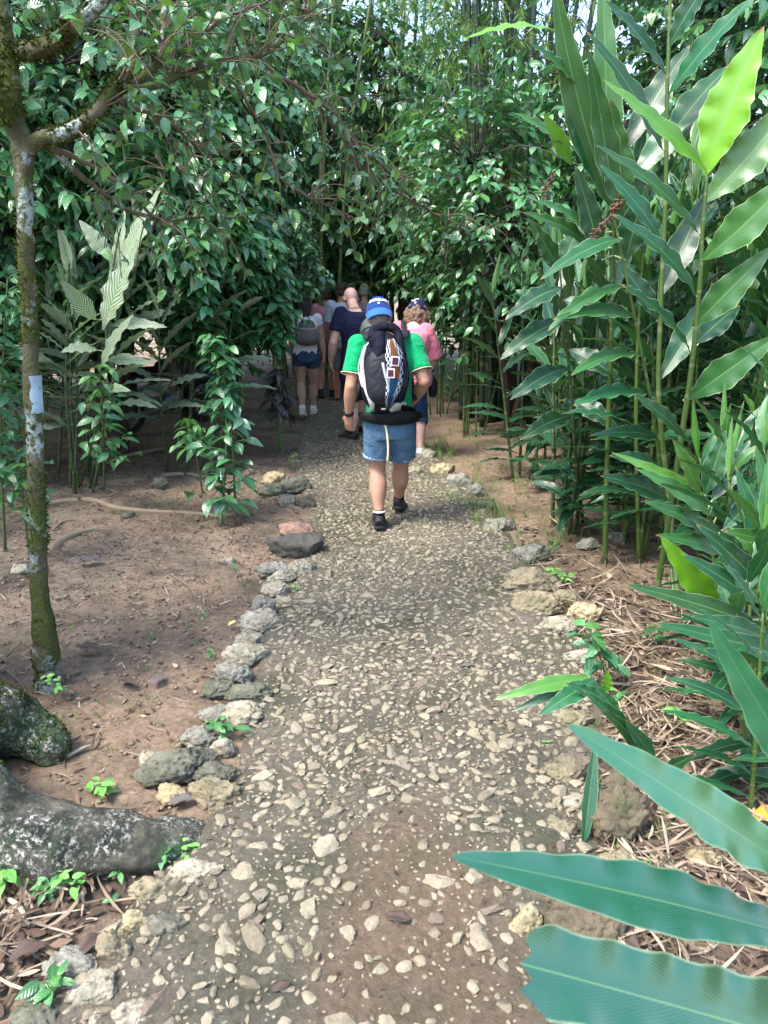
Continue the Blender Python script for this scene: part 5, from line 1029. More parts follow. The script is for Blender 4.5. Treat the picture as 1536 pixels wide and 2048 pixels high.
# ---- canopy tree at the top: fine pale leaves on long branches
# ---- slim lichen tree on the left with its mossy arms
def wood(A, pts, radii, seg=10, sub=6, wob=.0):
    A.tube(pts, radii, seg, sub)
def slim_tree():
    b = G(92, 1372); b[2] = 0; root = empty('slim_tree', tuple(b), 'slim tree trunk with pale lichen and moss patches in the left foreground', 'tree')
    A = Acc(); Y = 3.1
    pts = [b+np.array((.005, 0, -.05)), P(95, 1340, 3.11), P(92, 1300, 3.1), P(80, 1180, 3.1), P(76, 1050, 3.08), P(70, 900, 3.06), P(62, 750, 3.05), P(58, 600, 3.03), P(50, 470, 3.0), P(48, 360, 3.0), P(46, 290, 3.0), P(28, 230, 3.0), P(22, 120, 3.0), P(4, 20, 3.0), P(-30, -120, 3.0)]
    rad = [.056, .050, .054, .038, .034, .033, .030, .029, .029, .031, .037, .032, .027, .022, .016]
    c = catmull(np.hstack([pts, np.array(rad)[:, None]]), 14); N_ = len(c); A.tube(c[:, :3], c[:, 3], 28)
    V = np.concatenate(A.V); a = V-np.array([c[np.argmin(np.abs(c[:, 2]-v[2])), :3] for v in V]); a[:, 2] = 0; ln = np.linalg.norm(a, axis=1)[:, None]+1e-6
    V = V+a/ln*(.010*fbm(V*18, 4)+.008*np.clip(fbm(V*6+4, 3), 0, 1))[:, None]; A.V = [V]
    A.build('trunk', M['lichen'], root, origin=b)
    # pale blue-white painted band around part of the trunk
    for ya, yb in ((820, 752),):
     A = Acc(); i0, i1 = np.argmin(np.abs(c[:, 2]-P(60, ya, 3.05)[2])), np.argmin(np.abs(c[:, 2]-P(60, yb, 3.05)[2])); th = np.linspace(-1.3, .75, 13); VV = []
     for i in range(i0, i1+1):
        for j_, t_ in enumerate(th): jag = .12*math.sin(i*1.7+j_)*(j_ < 3); VV.append(c[i, :3]+np.array((math.cos(t_+jag), math.sin(t_+jag), 0))*(c[i, 3]+.0085))
     n_ = i1-i0; A.add(VV, np.array([(i*13+j_, i*13+j_+1, (i+1)*13+j_+1, (i+1)*13+j_) for i in range(n_) for j_ in range(12)])); A.build('painted_band', M['band'], root, origin=b)
    arms = {
     'upper_arm': ([(40, 105, 3.0), (95, 92, 2.95), (140, 62, 2.9), (195, 15, 2.85), (250, -50, 2.8)], (.030, .028, .024, .020, .014)),
     'main_arm': ([(48, 300, 3.0), (90, 275, 2.97), (135, 262, 2.95), (190, 228, 2.95), (228, 178, 3.0), (258, 150, 3.05), (268, 90, 3.15), (262, 0, 3.3), (255, -60, 3.4)], (.030, .027, .023, .021, .020, .018, .016, .014, .012)),
     'fork_arm': ([(228, 185, 3.0), (290, 150, 3.1), (318, 100, 3.2), (330, 20, 3.3), (340, -50, 3.4)], (.018, .017, .015, .013, .010)),
     'long_branch': ([(250, 172, 3.0), (310, 172, 3.1), (360, 150, 3.2), (420, 125, 3.3), (520, 112, 3.5), (590, 60, 3.7), (640, 0, 3.9)], (.014, .013, .012, .011, .008, .006, .004)),
     'thin_branch': ([(240, 200, 3.0), (300, 235, 3.2), (380, 280, 3.4), (420, 330, 3.6)], (.010, .008, .006, .004)),
     'low_branch': ([(95, 290, 3.0), (170, 360, 3.1), (230, 400, 3.2), (300, 430, 3.3), (380, 436, 3.4), (460, 440, 3.5)], (.014, .011, .009, .008, .006, .004)),
     'middle_branch': ([(100, 295, 2.98), (180, 325, 3.1), (260, 380, 3.2), (310, 425, 3.3), (350, 440, 3.35)], (.011, .009, .008, .006, .004)),
     'top_twig': ([(330, 120, 3.2), (400, 70, 3.4), (480, 20, 3.6), (560, 5, 3.8), (650, 30, 4.0)], (.010, .008, .006, .004, .003)),
     'left_arm': ([(46, 290, 3.0), (20, 240, 2.95), (0, 200, 2.9), (-60, 120, 2.85)], (.03, .028, .024, .02)),
     'far_branch': ([(420, 125, 3.3), (490, 190, 3.5), (530, 270, 3.7), (556, 340, 3.8), (600, 385, 3.8), (670, 415, 3.9), (735, 450, 4.0)], (.004, .006, .006, .007, .006, .005, .003)),
     'hanging_branch': ([(590, 160, 3.8), (650, 235, 3.9), (700, 290, 4.0), (715, 335, 4.0), (768, 372, 4.2), (860, 420, 4.4)], (.006, .009, .010, .009, .007, .004)),
     'right_branch': ([(520, 112, 3.5), (600, 180, 3.7), (680, 240, 3.9), (760, 330, 4.2), (850, 420, 4.5), (980, 470, 4.8)], (.006, .008, .009, .008, .006, .004))}
    curves = {}
    for nme, (pp, rr) in arms.items():
        A = Acc(); p = [P(*q) for q in pp]; c = catmull(np.hstack([p, np.array(rr)[:, None]]), 8); j = fbm(c[:, :3]*7, 3)[:, None]*.025; c[1:-1, :3] += j[1:-1]; curves[nme] = c
        A.tube(c[:, :3], c[:, 3], 10, cap=True); A.build('branch', M['mossy'] if rr[0] > .012 else M['twig'], root, origin=b)
    # moss fluff: many tiny blades on the thick arms
    A = Acc(); r = np.random.default_rng(8); pos = []; d = []; sz = []
    src = [(curves[k], n_) for k, n_ in (('main_arm', 1500), ('upper_arm', 900), ('left_arm', 500))]
    tc = catmull(np.hstack([pts, np.array(rad)[:, None]]), 14); src.append((tc, 3600))
    for c, n_ in src:
        for _ in range(n_):
            i = r.integers(len(c)-1); q = c[i]+(c[i+1]-c[i])*r.random(); a = r.random()*2*PI; t = nrm(c[i+1, :3]-c[i, :3]); s, u = perp(t); o = s*math.cos(a)+u*math.sin(a); p = q[:3]+o*q[3]*.97
            if fbm(np.array([p*5.5]), 3)[0] < (-.03 if c is not tc else .05): continue
            pos.append(p); d.append(o+r.normal(size=3)*.6); sz.append(r.uniform(.008, .022))
    inst_leaves(A, leaf_template(.5, .2, .2), np.array(pos), np.array(d), r.normal(size=(len(pos), 3)), sz, r.random(len(pos))); A.build('moss', M['moss'], root, origin=b)
    # leaves along the thin branches
    A = Acc(); Wd = Acc(); rr = random.Random(9); pos = []; dr = []; nn = []; sz = []; rn = []; tn = []
    for nme, dens in (('upper_arm', 16), ('fork_arm', 26), ('long_branch', 60), ('thin_branch', 26), ('low_branch', 26), ('middle_branch', 14), ('top_twig', 46), ('far_branch', 22), ('hanging_branch', 40), ('right_branch', 60), ('main_arm', 20)):
        c = curves[nme]
        for _ in range(dens):
            i = rr.randrange(len(c)//4, len(c)-1); q = c[i, :3]; t = nrm(c[i+1, :3]-c[i, :3]); s, u = perp(t); a = rr.random()*2*PI; o = nrm(s*math.cos(a)+u*math.sin(a)+t*.6); ln = rr.uniform(.08, .34)
            e = q+o*ln+np.array((0, 0, -.05)); m_ = q+o*ln*.5+np.array((rr.gauss(0, .02), rr.gauss(0, .02), .02)); pl = catmull([q, m_, e], 4); Wd.tube(pl, [.0035, .0016], 4)
            for k in range(rr.randrange(2, 6)):
                f = rr.uniform(.35, 1)*(len(pl)-1); i0 = min(int(f), len(pl)-2); pq = pl[i0]+(pl[i0+1]-pl[i0])*(f-i0)
                pos.append(pq); dr.append(nrm(np.array((rr.gauss(0, 1), rr.gauss(0, 1), rr.gauss(-.5, .6)))+o*.5)); nn.append(np.array((rr.gauss(0, .6), rr.gauss(0, .6), 1))); sz.append(rr.uniform(.035, .075)); rn.append(rr.random()); tn.append(max(0, rr.gauss(0, .3)))
    Wd.build('twigs', M['twig'], root, origin=b); inst_leaves(A, TPL_W, np.array(pos), np.array(dr), np.array(nn), sz, np.array(rn), np.array(tn)); A.build('foliage', M['canopy'], root, origin=b)
slim_tree()
# ---- buttress tree: trunk outside the frame, flaring roots inside it
def buttress():
    b = np.array((-2.2, 2.75, 0.)); root = empty('buttress_tree', tuple(b), 'old tree whose thick mossy grey buttress roots reach in from the left', 'tree')
    A = Acc(); A.tube([b+np.array((0, 0, -.3)), b+np.array((0, 0, .3)), b+np.array((-.03, 0, 1.0)), b+np.array((-.1, 0, 4.2))], [.42, .34, .28, .22], 24, 6)
    g = lambda px, py, z: np.array((*G(px, py, z)[:2], z))
    A.tube([b+np.array((.0, -.15, .25)), g(-110, 1560, .17), g(0, 1655, .11), g(120, 1690, .075), g(250, 1695, .045), g(370, 1690, .0), g(480, 1680, -.06)], [(.28, .28), (.15, .17), (.125, .13), (.115, .11), (.105, .095), (.10, .075), (.05, .05)], 20, 8, ref=(0, 1, 0))
    A.tube([b+np.array((0, .05, .3)), g(-70, 1420, .22), g(15, 1445, .14), g(75, 1475, .08), g(105, 1505, .02), g(112, 1545, -.07)], [(.24, .28), (.12, .16), (.10, .13), (.085, .105), (.07, .08), (.04, .05)], 20, 8, ref=(0, 1, 0))
    A.tube([b, b+np.array((-.7, .5, .1)), b+np.array((-1.4, .9, -.1))], [.4, .2, .05], 16, 6); A.tube([b, b+np.array((-.2, -1.1, .1)), b+np.array((-.2, -1.8, -.1))], [.35, .15, .05], 16, 6)
    o = remesh(A, 'trunk', M['root'], root, b, .009, 10); me = o.data; n = len(me.vertices); co = np.empty(n*3, np.float32); no = np.empty(n*3, np.float32); me.vertices.foreach_get('co', co); me.vertices.foreach_get('normal', no); co = co.reshape(-1, 3); no = no.reshape(-1, 3)
    co += no*(.030*fbm(co*3.2, 4)+.022*fbm(co*11, 4)+.012*fbm(co*np.array((3, 3, 14.)), 3))[:, None]; me.vertices.foreach_set('co', co.ravel()); me.update()
    W, L = shrub(777, h=8., zb=5., r=1.6, nt=220, L=.16, trunk_r=.12, mains=4, clumps=30, lean=(-3.4, .4)); W.build('limbs', M['darkbark'], root); L.build('crown', M['canopy'], root)  # unseen crown, leaned aside and thinned to let light reach the soil
    # moss fluff on the near roots
    r = np.random.default_rng(12); v = co; sel = np.where((v[:, 0] > .45) & (no[:, 2] > -.1))[0]; sel = r.choice(sel, 9000); p = v[sel]; k = fbm((p+b)*3.4, 4) > .02; p = p[k]; q = no[sel][k]
    Mo = Acc(); inst_leaves(Mo, leaf_template(.5, .2, .2), p, q+r.normal(size=p.shape)*.8, r.normal(size=p.shape), r.uniform(.006, .014, len(p)), r.random(len(p))); Mo.build('moss', M['moss'], root)
buttress()
def surf_root(pts, r0, r1, label):
    p = [G(x, y) for x, y in pts]; p = [np.array((q[0], q[1], gh(q[0], q[1])+.004)) for q in p]; p[0][2] -= .03; p[-1][2] -= .03; A = Acc(); c = catmull(p, 8); A.tube(c, np.linspace(r0, r1, len(c))*(1+.3*fbm(c*8, 2)), 10); o0 = p[len(p)//2]; o = A.build('surface_root', M['surface_root'], origin=o0); o.location = tuple(o0); tag(o, label, 'root', 'roots lying bare on the left soil')
surf_root([(30, 1025), (110, 1008), (180, 1003), (230, 1015), (300, 1025), (380, 1030), (440, 1040), (480, 1048)], .028, .012, 'long pale root snaking across the soil behind the slim tree')
surf_root([(92, 1105), (120, 1085), (150, 1068), (185, 1058), (225, 1052)], .045, .014, 'short thick pale root on the soil right of the slim tree')
surf_root([(210, 918), (260, 910), (310, 898), (350, 890)], .03, .03, 'root running to the dark shaded trunk'); surf_root([(300, 975), (330, 955), (380, 950), (430, 955)], .03, .012, 'low brown root on the shaded soil near the sapling')
surf_root([(60, 1120), (110, 1055), (140, 1040), (190, 1035)], .012, .008, 'thin root above the short thick root')
# ---- gingers
def ginger_stem(As, Al, b, top, az, nl, L, w, first=.28, rng=random, tone=0., droop=.28, top_up=.85, open_=1., rad=.012):
    """stem from b to top; two-ranked leaves in the vertical plane az"""
    b = np.asarray(b, float); top = np.asarray(top, float); mid = (b+top)/2+np.array((rng.gauss(0, .04), rng.gauss(0, .04), 0)); c = catmull([b, mid, top], 8); As.tube(c, [rad, rad*.85, rad*.4], 7)
    pl = np.array((math.cos(az), math.sin(az), 0))
    for i in range(nl):
        f = first+(1-first)*(i/(nl-1)); j = f*(len(c)-1); i0 = min(int(j), len(c)-2); q = c[i0]+(c[i0+1]-c[i0])*(j-i0); t = nrm(c[i0+1]-c[i0])
        sg = 1 if i % 2 else -1; el = (.30+top_up*(i/(nl-1))**1.3)*open_+rng.gauss(0, .1); o = pl*sg+np.array((rng.gauss(0, .22), rng.gauss(0, .22), 0)); o[2] = 0; o = nrm(o)
        ll = L*rng.uniform(.7, 1.15)*(.8+.2*math.sin(PI*min(1, .25+i/(nl-1)*.75))); d = o*math.cos(el)+t*math.sin(el); dr = droop*rng.uniform(.5, 1.5)*(1-.6*i/(nl-1))
        tip = q+d*ll+np.array((0, 0, -dr*ll)); Al.leaf(q, tip, w*rng.uniform(.8, 1.15), (0, 0, 1) if el < 1.1 else -o+np.array((0, 0, .3)), bend=.08+dr*.35, fold=.16, wav=.075, k=rng.uniform(4, 8), n=14, rnd=rng.random(), tone=max(0, tone+rng.gauss(0, .12)) if i > nl-4 else max(0, rng.gauss(-.1, .12)), side_bend=rng.gauss(0, .05), roll=rng.gauss(0, .5))
    if rng.random() < .8:   # rolled spear leaf at the tip
        Al.leaf(c[-1]-np.array((0, 0, .02)), c[-1]+np.array((rng.gauss(0, .05), rng.gauss(0, .05), L*.7)), w*.5, (0, 1, 0), bend=.02, fold=.5, wav=.03, rnd=rng.random(), tone=.4)
def ginger(label, x, y, h, n, seed, mat='ginger', smat='stem', L=.48, w=.085, spread=.16, lean=(0, 0), nl=11, first=.28, tone=0., group='ginger plants along the path', az=None, name='ginger_plant', rad=.012, cat='ginger plant', **k):
    R = random.Random(seed); base = np.array((x, y, gh(x, y))); root = empty(name, tuple(base), label, cat, group); Al = Acc()
    for i in range(n):
        a = 2*PI*i/n+R.random(); r = spread*R.uniform(.3, 1); b = np.array((r*math.cos(a), r*math.sin(a), -.02)); hh = h*R.uniform(.75, 1.08); t = b*2.2+np.array((lean[0]+R.gauss(0, .1), lean[1]+R.gauss(0, .1), 0)); t[2] = hh; As = Acc()
        ginger_stem(As, Al, b, t, az+R.gauss(0, .35) if az is not None else R.random()*PI, nl, L, w, first, R, tone, rad=rad, **k); As.build('stem', M[smat], root)
    Al.build('foliage', M[mat], root); return root
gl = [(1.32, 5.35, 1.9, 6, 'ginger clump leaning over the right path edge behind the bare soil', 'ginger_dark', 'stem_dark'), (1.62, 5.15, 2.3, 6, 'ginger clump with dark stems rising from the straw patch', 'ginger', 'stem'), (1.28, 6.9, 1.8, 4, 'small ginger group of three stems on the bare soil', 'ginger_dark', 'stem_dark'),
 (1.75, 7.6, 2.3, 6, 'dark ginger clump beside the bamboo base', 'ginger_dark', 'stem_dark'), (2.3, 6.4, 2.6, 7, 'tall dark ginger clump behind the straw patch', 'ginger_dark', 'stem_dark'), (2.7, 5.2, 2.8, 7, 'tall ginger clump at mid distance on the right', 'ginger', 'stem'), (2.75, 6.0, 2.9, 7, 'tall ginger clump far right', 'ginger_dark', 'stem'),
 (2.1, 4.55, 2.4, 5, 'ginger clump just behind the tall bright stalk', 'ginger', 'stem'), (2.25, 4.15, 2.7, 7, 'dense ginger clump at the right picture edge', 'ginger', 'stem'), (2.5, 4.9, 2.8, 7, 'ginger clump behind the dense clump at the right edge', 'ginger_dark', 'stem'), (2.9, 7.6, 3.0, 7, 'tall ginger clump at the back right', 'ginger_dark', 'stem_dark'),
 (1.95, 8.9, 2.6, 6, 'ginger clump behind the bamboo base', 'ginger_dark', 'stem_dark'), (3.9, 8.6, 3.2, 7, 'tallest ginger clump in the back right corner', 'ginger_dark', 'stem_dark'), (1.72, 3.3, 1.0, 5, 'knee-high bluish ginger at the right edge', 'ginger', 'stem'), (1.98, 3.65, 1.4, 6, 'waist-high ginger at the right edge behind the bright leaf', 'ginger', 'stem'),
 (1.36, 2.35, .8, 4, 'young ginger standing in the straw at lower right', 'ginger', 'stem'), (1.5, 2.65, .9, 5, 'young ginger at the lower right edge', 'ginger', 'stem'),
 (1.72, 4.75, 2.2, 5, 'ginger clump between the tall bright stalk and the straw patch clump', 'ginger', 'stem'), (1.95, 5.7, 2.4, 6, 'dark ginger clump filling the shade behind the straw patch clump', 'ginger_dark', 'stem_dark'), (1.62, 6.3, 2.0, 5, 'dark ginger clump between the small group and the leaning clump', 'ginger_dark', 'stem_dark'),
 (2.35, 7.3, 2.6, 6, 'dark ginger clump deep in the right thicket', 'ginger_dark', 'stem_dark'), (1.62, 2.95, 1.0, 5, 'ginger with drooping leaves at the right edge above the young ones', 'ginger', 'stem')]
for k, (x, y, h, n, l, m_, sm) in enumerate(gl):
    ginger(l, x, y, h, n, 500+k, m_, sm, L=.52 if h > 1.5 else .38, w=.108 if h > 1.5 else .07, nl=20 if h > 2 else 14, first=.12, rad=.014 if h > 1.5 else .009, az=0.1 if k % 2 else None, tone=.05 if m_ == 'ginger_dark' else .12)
# striped ginger on the left, spear-leaf group behind
for k, (x, y, h, n, l, lean) in enumerate([(*G(165, 985)[:2], 2.1, 7, 'striped cream and green ginger clump behind the slim tree', (.25, .2)), (*G(95, 960)[:2], 2.0, 4, 'striped ginger with narrow leaves just right of the slim trunk', (.1, 0)), (-1.9, 7.2, 1.9, 4, 'striped ginger leaning over the shaded soil', (.35, -.1))]):
    ginger(l, x, y, h, n, 560+k, 'pale_varieg' if k < 2 else 'varieg', 'stem_dark', L=.52, w=.15, nl=13, first=.34, lean=lean, spread=.2, az=.2, group='striped ginger plants', name='striped_ginger', cat='ginger plant', top_up=1.0, open_=1.15)
ginger('dark ginger clump behind the striped ginger', -2.75, 7.1, 2.5, 6, 580, 'ginger_dark', 'stem_dark', nl=12, first=.4)
ginger('ginger clump above the walkers beyond the bend', .75, 10.4, 2.5, 6, 581, 'ginger_dark', 'stem', nl=12, first=.35); ginger('ginger with upright bright leaves behind the walker in pink', 1.0, 8.9, 2.3, 5, 582, 'ginger', 'stem', nl=12, first=.3, tone=.2)
# ---- hero stalks, leaf by leaf
def hero(label, stem, rad, leaves, mat='ginger', smat='stem', base=None, seeds=None, name='ginger_plant', cat='ginger plant', nv=(-.2, -.75, .6), n=22):
    """stem: [(px,py,Y)...], leaves: (bx,by,bY, tx,ty,tY, width px, tone, bend, opts)"""
    p = [P(*q) for q in stem]; b = np.array(p[0]) if base is None else np.array(base, float); root = empty(name, tuple(b), label, cat, 'ginger plants along the path'); A = Acc(); pp = p if base is None else [b]+p
    c = catmull(pp, 8); A.tube(c, np.linspace(rad, rad*.45, len(c)), 10); A.build('stem', M[smat], root, origin=b); A = Acc()
    for q in leaves:
        bx, by, bY, tx, ty, tY, wp, tone, bend = q[:9]; o = q[9] if len(q) > 9 else {}
        s, t = P(bx, by, bY), P(tx, ty, tY); wd = wp/FPX*(DEP(s)+DEP(t))/2; kw = dict(fold=.16, wav=.06, k=5, n=n, rnd=random.random()); kw.update(o); nv_ = kw.pop('nv', nv)
        A.leaf(s, t, wd*1.12, nv_, bend=bend, tone=tone, **kw)
        cc_ = c[np.argmin(np.linalg.norm(c-s, axis=1))]
        if np.linalg.norm(cc_-s) > .01 and np.linalg.norm(cc_-s) < .2: St = Acc(); St.tube([cc_, (cc_+s)/2, s], [.006, .005, .004], 6, 3); A.add(np.concatenate(St.V), St.F, None, .5, .3)
    A.build('foliage', M[mat], root, origin=b)
    if seeds:
        r = random.Random(4)
        for (x0, y0, x1, y1, Y) in seeds:
            S = Acc()
            c = catmull([P(x0, y0, Y), P((x0+x1)/2-4, (y0+y1)/2, Y), P(x1, y1, Y)], 6); S.tube(c, [.003]*len(c), 5)
            for q in c:
                for _ in range(3): v = np.array((r.gauss(0, 1), r.gauss(0, 1), r.gauss(-.6, .8))); S.tube([q, q+nrm(v)*.016, q+nrm(v)*.03], [.002, .0055, .002], 6, 2)
            S.build('seed_head', M['seed'], root, origin=b)
    return root
B1 = G(1312, 1200)
hero('tall bright ginger stalk with a glowing yellow-green leaf at its top', [(1362, 880, 3.98), (1385, 720, 3.95), (1400, 560, 3.92), (1405, 460, 3.9), (1414, 350, 3.9)], .017, [
 (1410, 352, 3.9, 1528, 52, 3.8, 96, .95, .04, {'fold': .25, 'nv': (-.6, -.8, .1), 'side_bend': -.03}), (1416, 345, 3.9, 1204, 158, 3.7, 50, .55, .10, {'side_bend': -.08}), (1408, 405, 3.9, 1600, 178, 3.8, 80, .28, .05, {'nv': (-.5, -.85, .1), 'side_bend': .08}),
 (1404, 520, 3.9, 1600, 330, 3.7, 72, .22, .10, {'nv': (-.4, -.9, .1), 'side_bend': .08}), (1398, 468, 3.92, 1190, 290, 3.6, 46, .1, .10), (1393, 592, 3.92, 1222, 428, 3.6, 50, .02, .12), (1386, 715, 3.93, 1240, 568, 3.6, 62, .03, .10, {'nv': (-.3, -.6, .7)}),
 (1384, 655, 3.95, 1545, 492, 3.8, 60, .15, .08, {'nv': (.3, -.6, .6)}), (1376, 798, 3.95, 1560, 668, 3.7, 62, .12, .10, {'nv': (-.2, -.9, .3)}), (1370, 878, 3.97, 1264, 788, 3.7, 42, .05, .08), (1388, 690, 3.95, 1480, 610, 4.1, 50, 0, .1), (1366, 800, 4.0, 1500, 745, 4.1, 44, 0, .1, {'nv': (.2, -.5, .8)})], base=B1)
B2 = G(1358, 1222)
hero('pale green ginger stalk running straight up out of the picture', [(1338, 1000, 4.2), (1318, 800, 4.2), (1322, 600, 4.2), (1331, 400, 4.2), (1334, 200, 4.2), (1340, 20, 4.2), (1342, -80, 4.2)], .017, [
 (1338, 190, 4.2, 1512, -8, 3.9, 60, .0, .10, {'nv': (-.5, -.6, .5)}), (1336, 95, 4.2, 1432, -60, 4.0, 52, .0, .06), (1332, 150, 4.2, 1208, 0, 4.0, 46, .03, .08), (1325, 300, 4.2, 1170, 60, 4.0, 44, .05, .10), (1330, 285, 4.2, 1460, 130, 4.4, 60, .05, .1), (1322, 480, 4.2, 1200, 330, 4.1, 42, 0, .1), (1318, 640, 4.2, 1230, 520, 4.1, 44, 0, .1),
 (1316, 600, 4.25, 1420, 380, 4.5, 56, .0, .08), (1320, 760, 4.2, 1450, 560, 4.5, 54, .0, .08)], base=B2)
B3 = G(1352, 1228)
hero('slender leaning ginger stalk with dry brown seed heads', [(1338, 1100, 4.1), (1322, 950, 4.0), (1305, 820, 3.95), (1270, 640, 3.9), (1246, 520, 3.9), (1228, 435, 3.9)], .012, [
 (1245, 478, 3.9, 1080, 560, 3.6, 40, .05, .16), (1262, 572, 3.9, 1096, 662, 3.6, 50, .18, .18, {'nv': (-.1, -.3, .9)}), (1275, 640, 3.92, 1104, 640, 3.6, 40, .1, .2), (1290, 715, 3.95, 1142, 752, 3.6, 52, .12, .2, {'nv': (-.1, -.4, .9)}), (1306, 793, 3.95, 1146, 812, 3.6, 56, .0, .16, {'nv': (-.1, -.4, .9)}), (1320, 880, 4.0, 1180, 872, 3.7, 36, .0, .18), (1324, 948, 4.0, 1218, 912, 3.7, 46, .02, .14),
 (1338, 1000, 4.0, 1200, 952, 3.7, 50, 0, .1)], base=B3, seeds=[(1222, 430, 1182, 480, 3.88), (1230, 420, 1240, 400, 3.88), (1110, 340, 1090, 405, 4.3)])
B4 = G(1210, 1130)
hero('ginger stalk with very broad upright dark leaves reaching the top edge', [(1215, 900, 4.6), (1222, 700, 4.5), (1226, 560, 4.4), (1228, 430, 4.3)], .018, [
 (1224, 420, 4.3, 1108, -40, 4.1, 66, .12, .02, {'nv': (-.3, -1, 0), 'side_bend': -.05}), (1232, 430, 4.3, 1176, 95, 4.1, 58, .12, .02, {'nv': (.3, -1, 0)}), (1240, 432, 4.3, 1222, 196, 4.2, 72, .18, .02, {'nv': (.2, -1, 0)}), (1216, 395, 4.3, 1205, -60, 4.4, 62, .25, .02, {'nv': (0, -1, 0)}), (1206, 385, 4.3, 1130, 210, 4.2, 38, .02, .03), (1144, 330, 4.3, 1086, 226, 4.1, 36, .7, .02, {'nv': (.2, -1, 0)}),
 (1252, 520, 4.3, 1290, 370, 4.2, 60, .0, .03, {'nv': (-.3, -1, .1)}), (1204, 520, 4.3, 1150, 330, 4.2, 50, 0, .03), (1122, 66, 4.2, 930, 78, 3.9, 34, .85, .13, {'nv': (0, -.5, .8)}), (1155, 170, 4.2, 1056, 84, 4.0, 40, .1, .06), (1150, 300, 4.3, 1028, 226, 4.1, 38, .35, .06), (1180, 470, 4.4, 1068, 400, 4.1, 36, .2, .12), (1190, 500, 4.4, 1045, 425, 4.2, 40, .15, .14),
 (1224, 600, 4.4, 1290, 250, 4.5, 60, .05, .02), (1262, 360, 4.3, 1430, 180, 4.4, 60, .02, .06), (1250, 300, 4.4, 1380, 90, 4.6, 60, .02, .06)], base=B4)
hero('pale cream striped ginger leaves standing up from the striped clump', [(205, 800, 5.6), (215, 620, 5.5), (232, 500, 5.5), (245, 440, 5.5)], .012, [
 (205, 660, 5.5, 275, 490, 5.4, 66, .2, .05), (192, 640, 5.5, 122, 560, 5.3, 38, .1, .12), (195, 700, 5.5, 122, 705, 5.3, 38, .1, .18), (200, 740, 5.5, 268, 628, 5.3, 36, .1, .08), (235, 545, 5.5, 330, 362, 5.4, 34, .3, .04), (222, 560, 5.5, 310, 440, 5.6, 36, 0, .08), (220, 650, 5.5, 335, 655, 5.4, 28, 0, .14), (212, 720, 5.5, 305, 726, 5.4, 26, 0, .12),
 (225, 520, 5.5, 158, 440, 5.5, 34, .1, .1), (228, 600, 5.5, 250, 415, 5.6, 34, .2, .04), (210, 780, 5.5, 262, 782, 5.3, 24, 0, .14)], mat='pale_varieg', smat='stem_dark', base=G(160, 975), name='striped_ginger')
B5 = np.array((1.95, 2.75, 0)); B5[2] = gh(B5[0], B5[1])
hero('low bluish ginger with one glowing lime leaf at the right edge', [(1620, 1400, 2.75), (1560, 1300, 2.7), (1530, 1240, 2.65), (1515, 1180, 2.6)], .012, [
 (1530, 1258, 2.7, 1246, 1168, 2.55, 44, .1, .10), (1520, 1215, 2.7, 1362, 1108, 2.6, 44, 0, .12), (1442, 1238, 2.75, 1320, 1072, 2.6, 62, .98, .05, {'nv': (-.2, -.9, .5)}), (1536, 1190, 2.7, 1392, 1048, 2.6, 50, 0, .08), (1545, 1230, 2.65, 1440, 1090, 2.7, 36, .6, .06), (1590, 1110, 2.8, 1446, 1062, 2.6, 50, .15, .12), (1540, 1280, 2.6, 1380, 1232, 2.45, 44, 0, .12), (1600, 1330, 2.6, 1300, 1245, 2.4, 44, .02, .13),
 (1536, 1160, 2.8, 1470, 930, 2.8, 40, 0, .06), (1560, 1120, 2.8, 1510, 890, 2.8, 40, .1, .06)], base=B5)
B6 = np.array((2.05, 3.3, 0)); B6[2] = gh(B6[0], B6[1])
hero('ginger with narrow bright green leaves above the lime leaf', [(1490, 1180, 3.3), (1440, 1080, 3.2), (1405, 1000, 3.15)], .010, [
 (1425, 1010, 3.2, 1222, 905, 3.0, 30, .5, .10), (1432, 1035, 3.2, 1272, 938, 3.0, 42, .2, .10), (1440, 1075, 3.2, 1290, 1005, 3.0, 40, .1, .12), (1400, 990, 3.15, 1345, 880, 3.0, 40, .4, .06), (1410, 990, 3.2, 1452, 860, 3.2, 44, .05, .06), (1425, 1000, 3.2, 1500, 880, 3.3, 46, 0, .06), (1460, 1110, 3.2, 1310, 1070, 3.0, 36, .1, .12), (1445, 1060, 3.2, 1560, 950, 3.4, 44, 0, .08)], base=B6)
hero('ginger stalk with broad drooping leaves over the mid right bank', [(1150, 900, 4.9), (1140, 760, 4.85), (1128, 640, 4.8), (1120, 540, 4.8)], .012, [
 (1124, 575, 4.8, 1010, 640, 4.6, 44, .05, .18), (1128, 640, 4.8, 1000, 720, 4.6, 46, .05, .2), (1138, 735, 4.85, 1020, 800, 4.6, 46, 0, .2), (1146, 830, 4.9, 1040, 880, 4.7, 42, .1, .2), (1126, 600, 4.8, 1230, 640, 4.7, 44, 0, .2), (1136, 700, 4.85, 1240, 760, 4.7, 44, 0, .2), (1144, 800, 4.85, 1236, 860, 4.7, 40, 0, .2), (1120, 545, 4.8, 1060, 440, 4.7, 40, .2, .06), (1120, 540, 4.8, 1170, 430, 4.8, 40, .1, .06)], base=G(1166, 1045), smat='stem_dark', mat='ginger_dark')
B7 = G(1352, 1575); B7[2] = 0
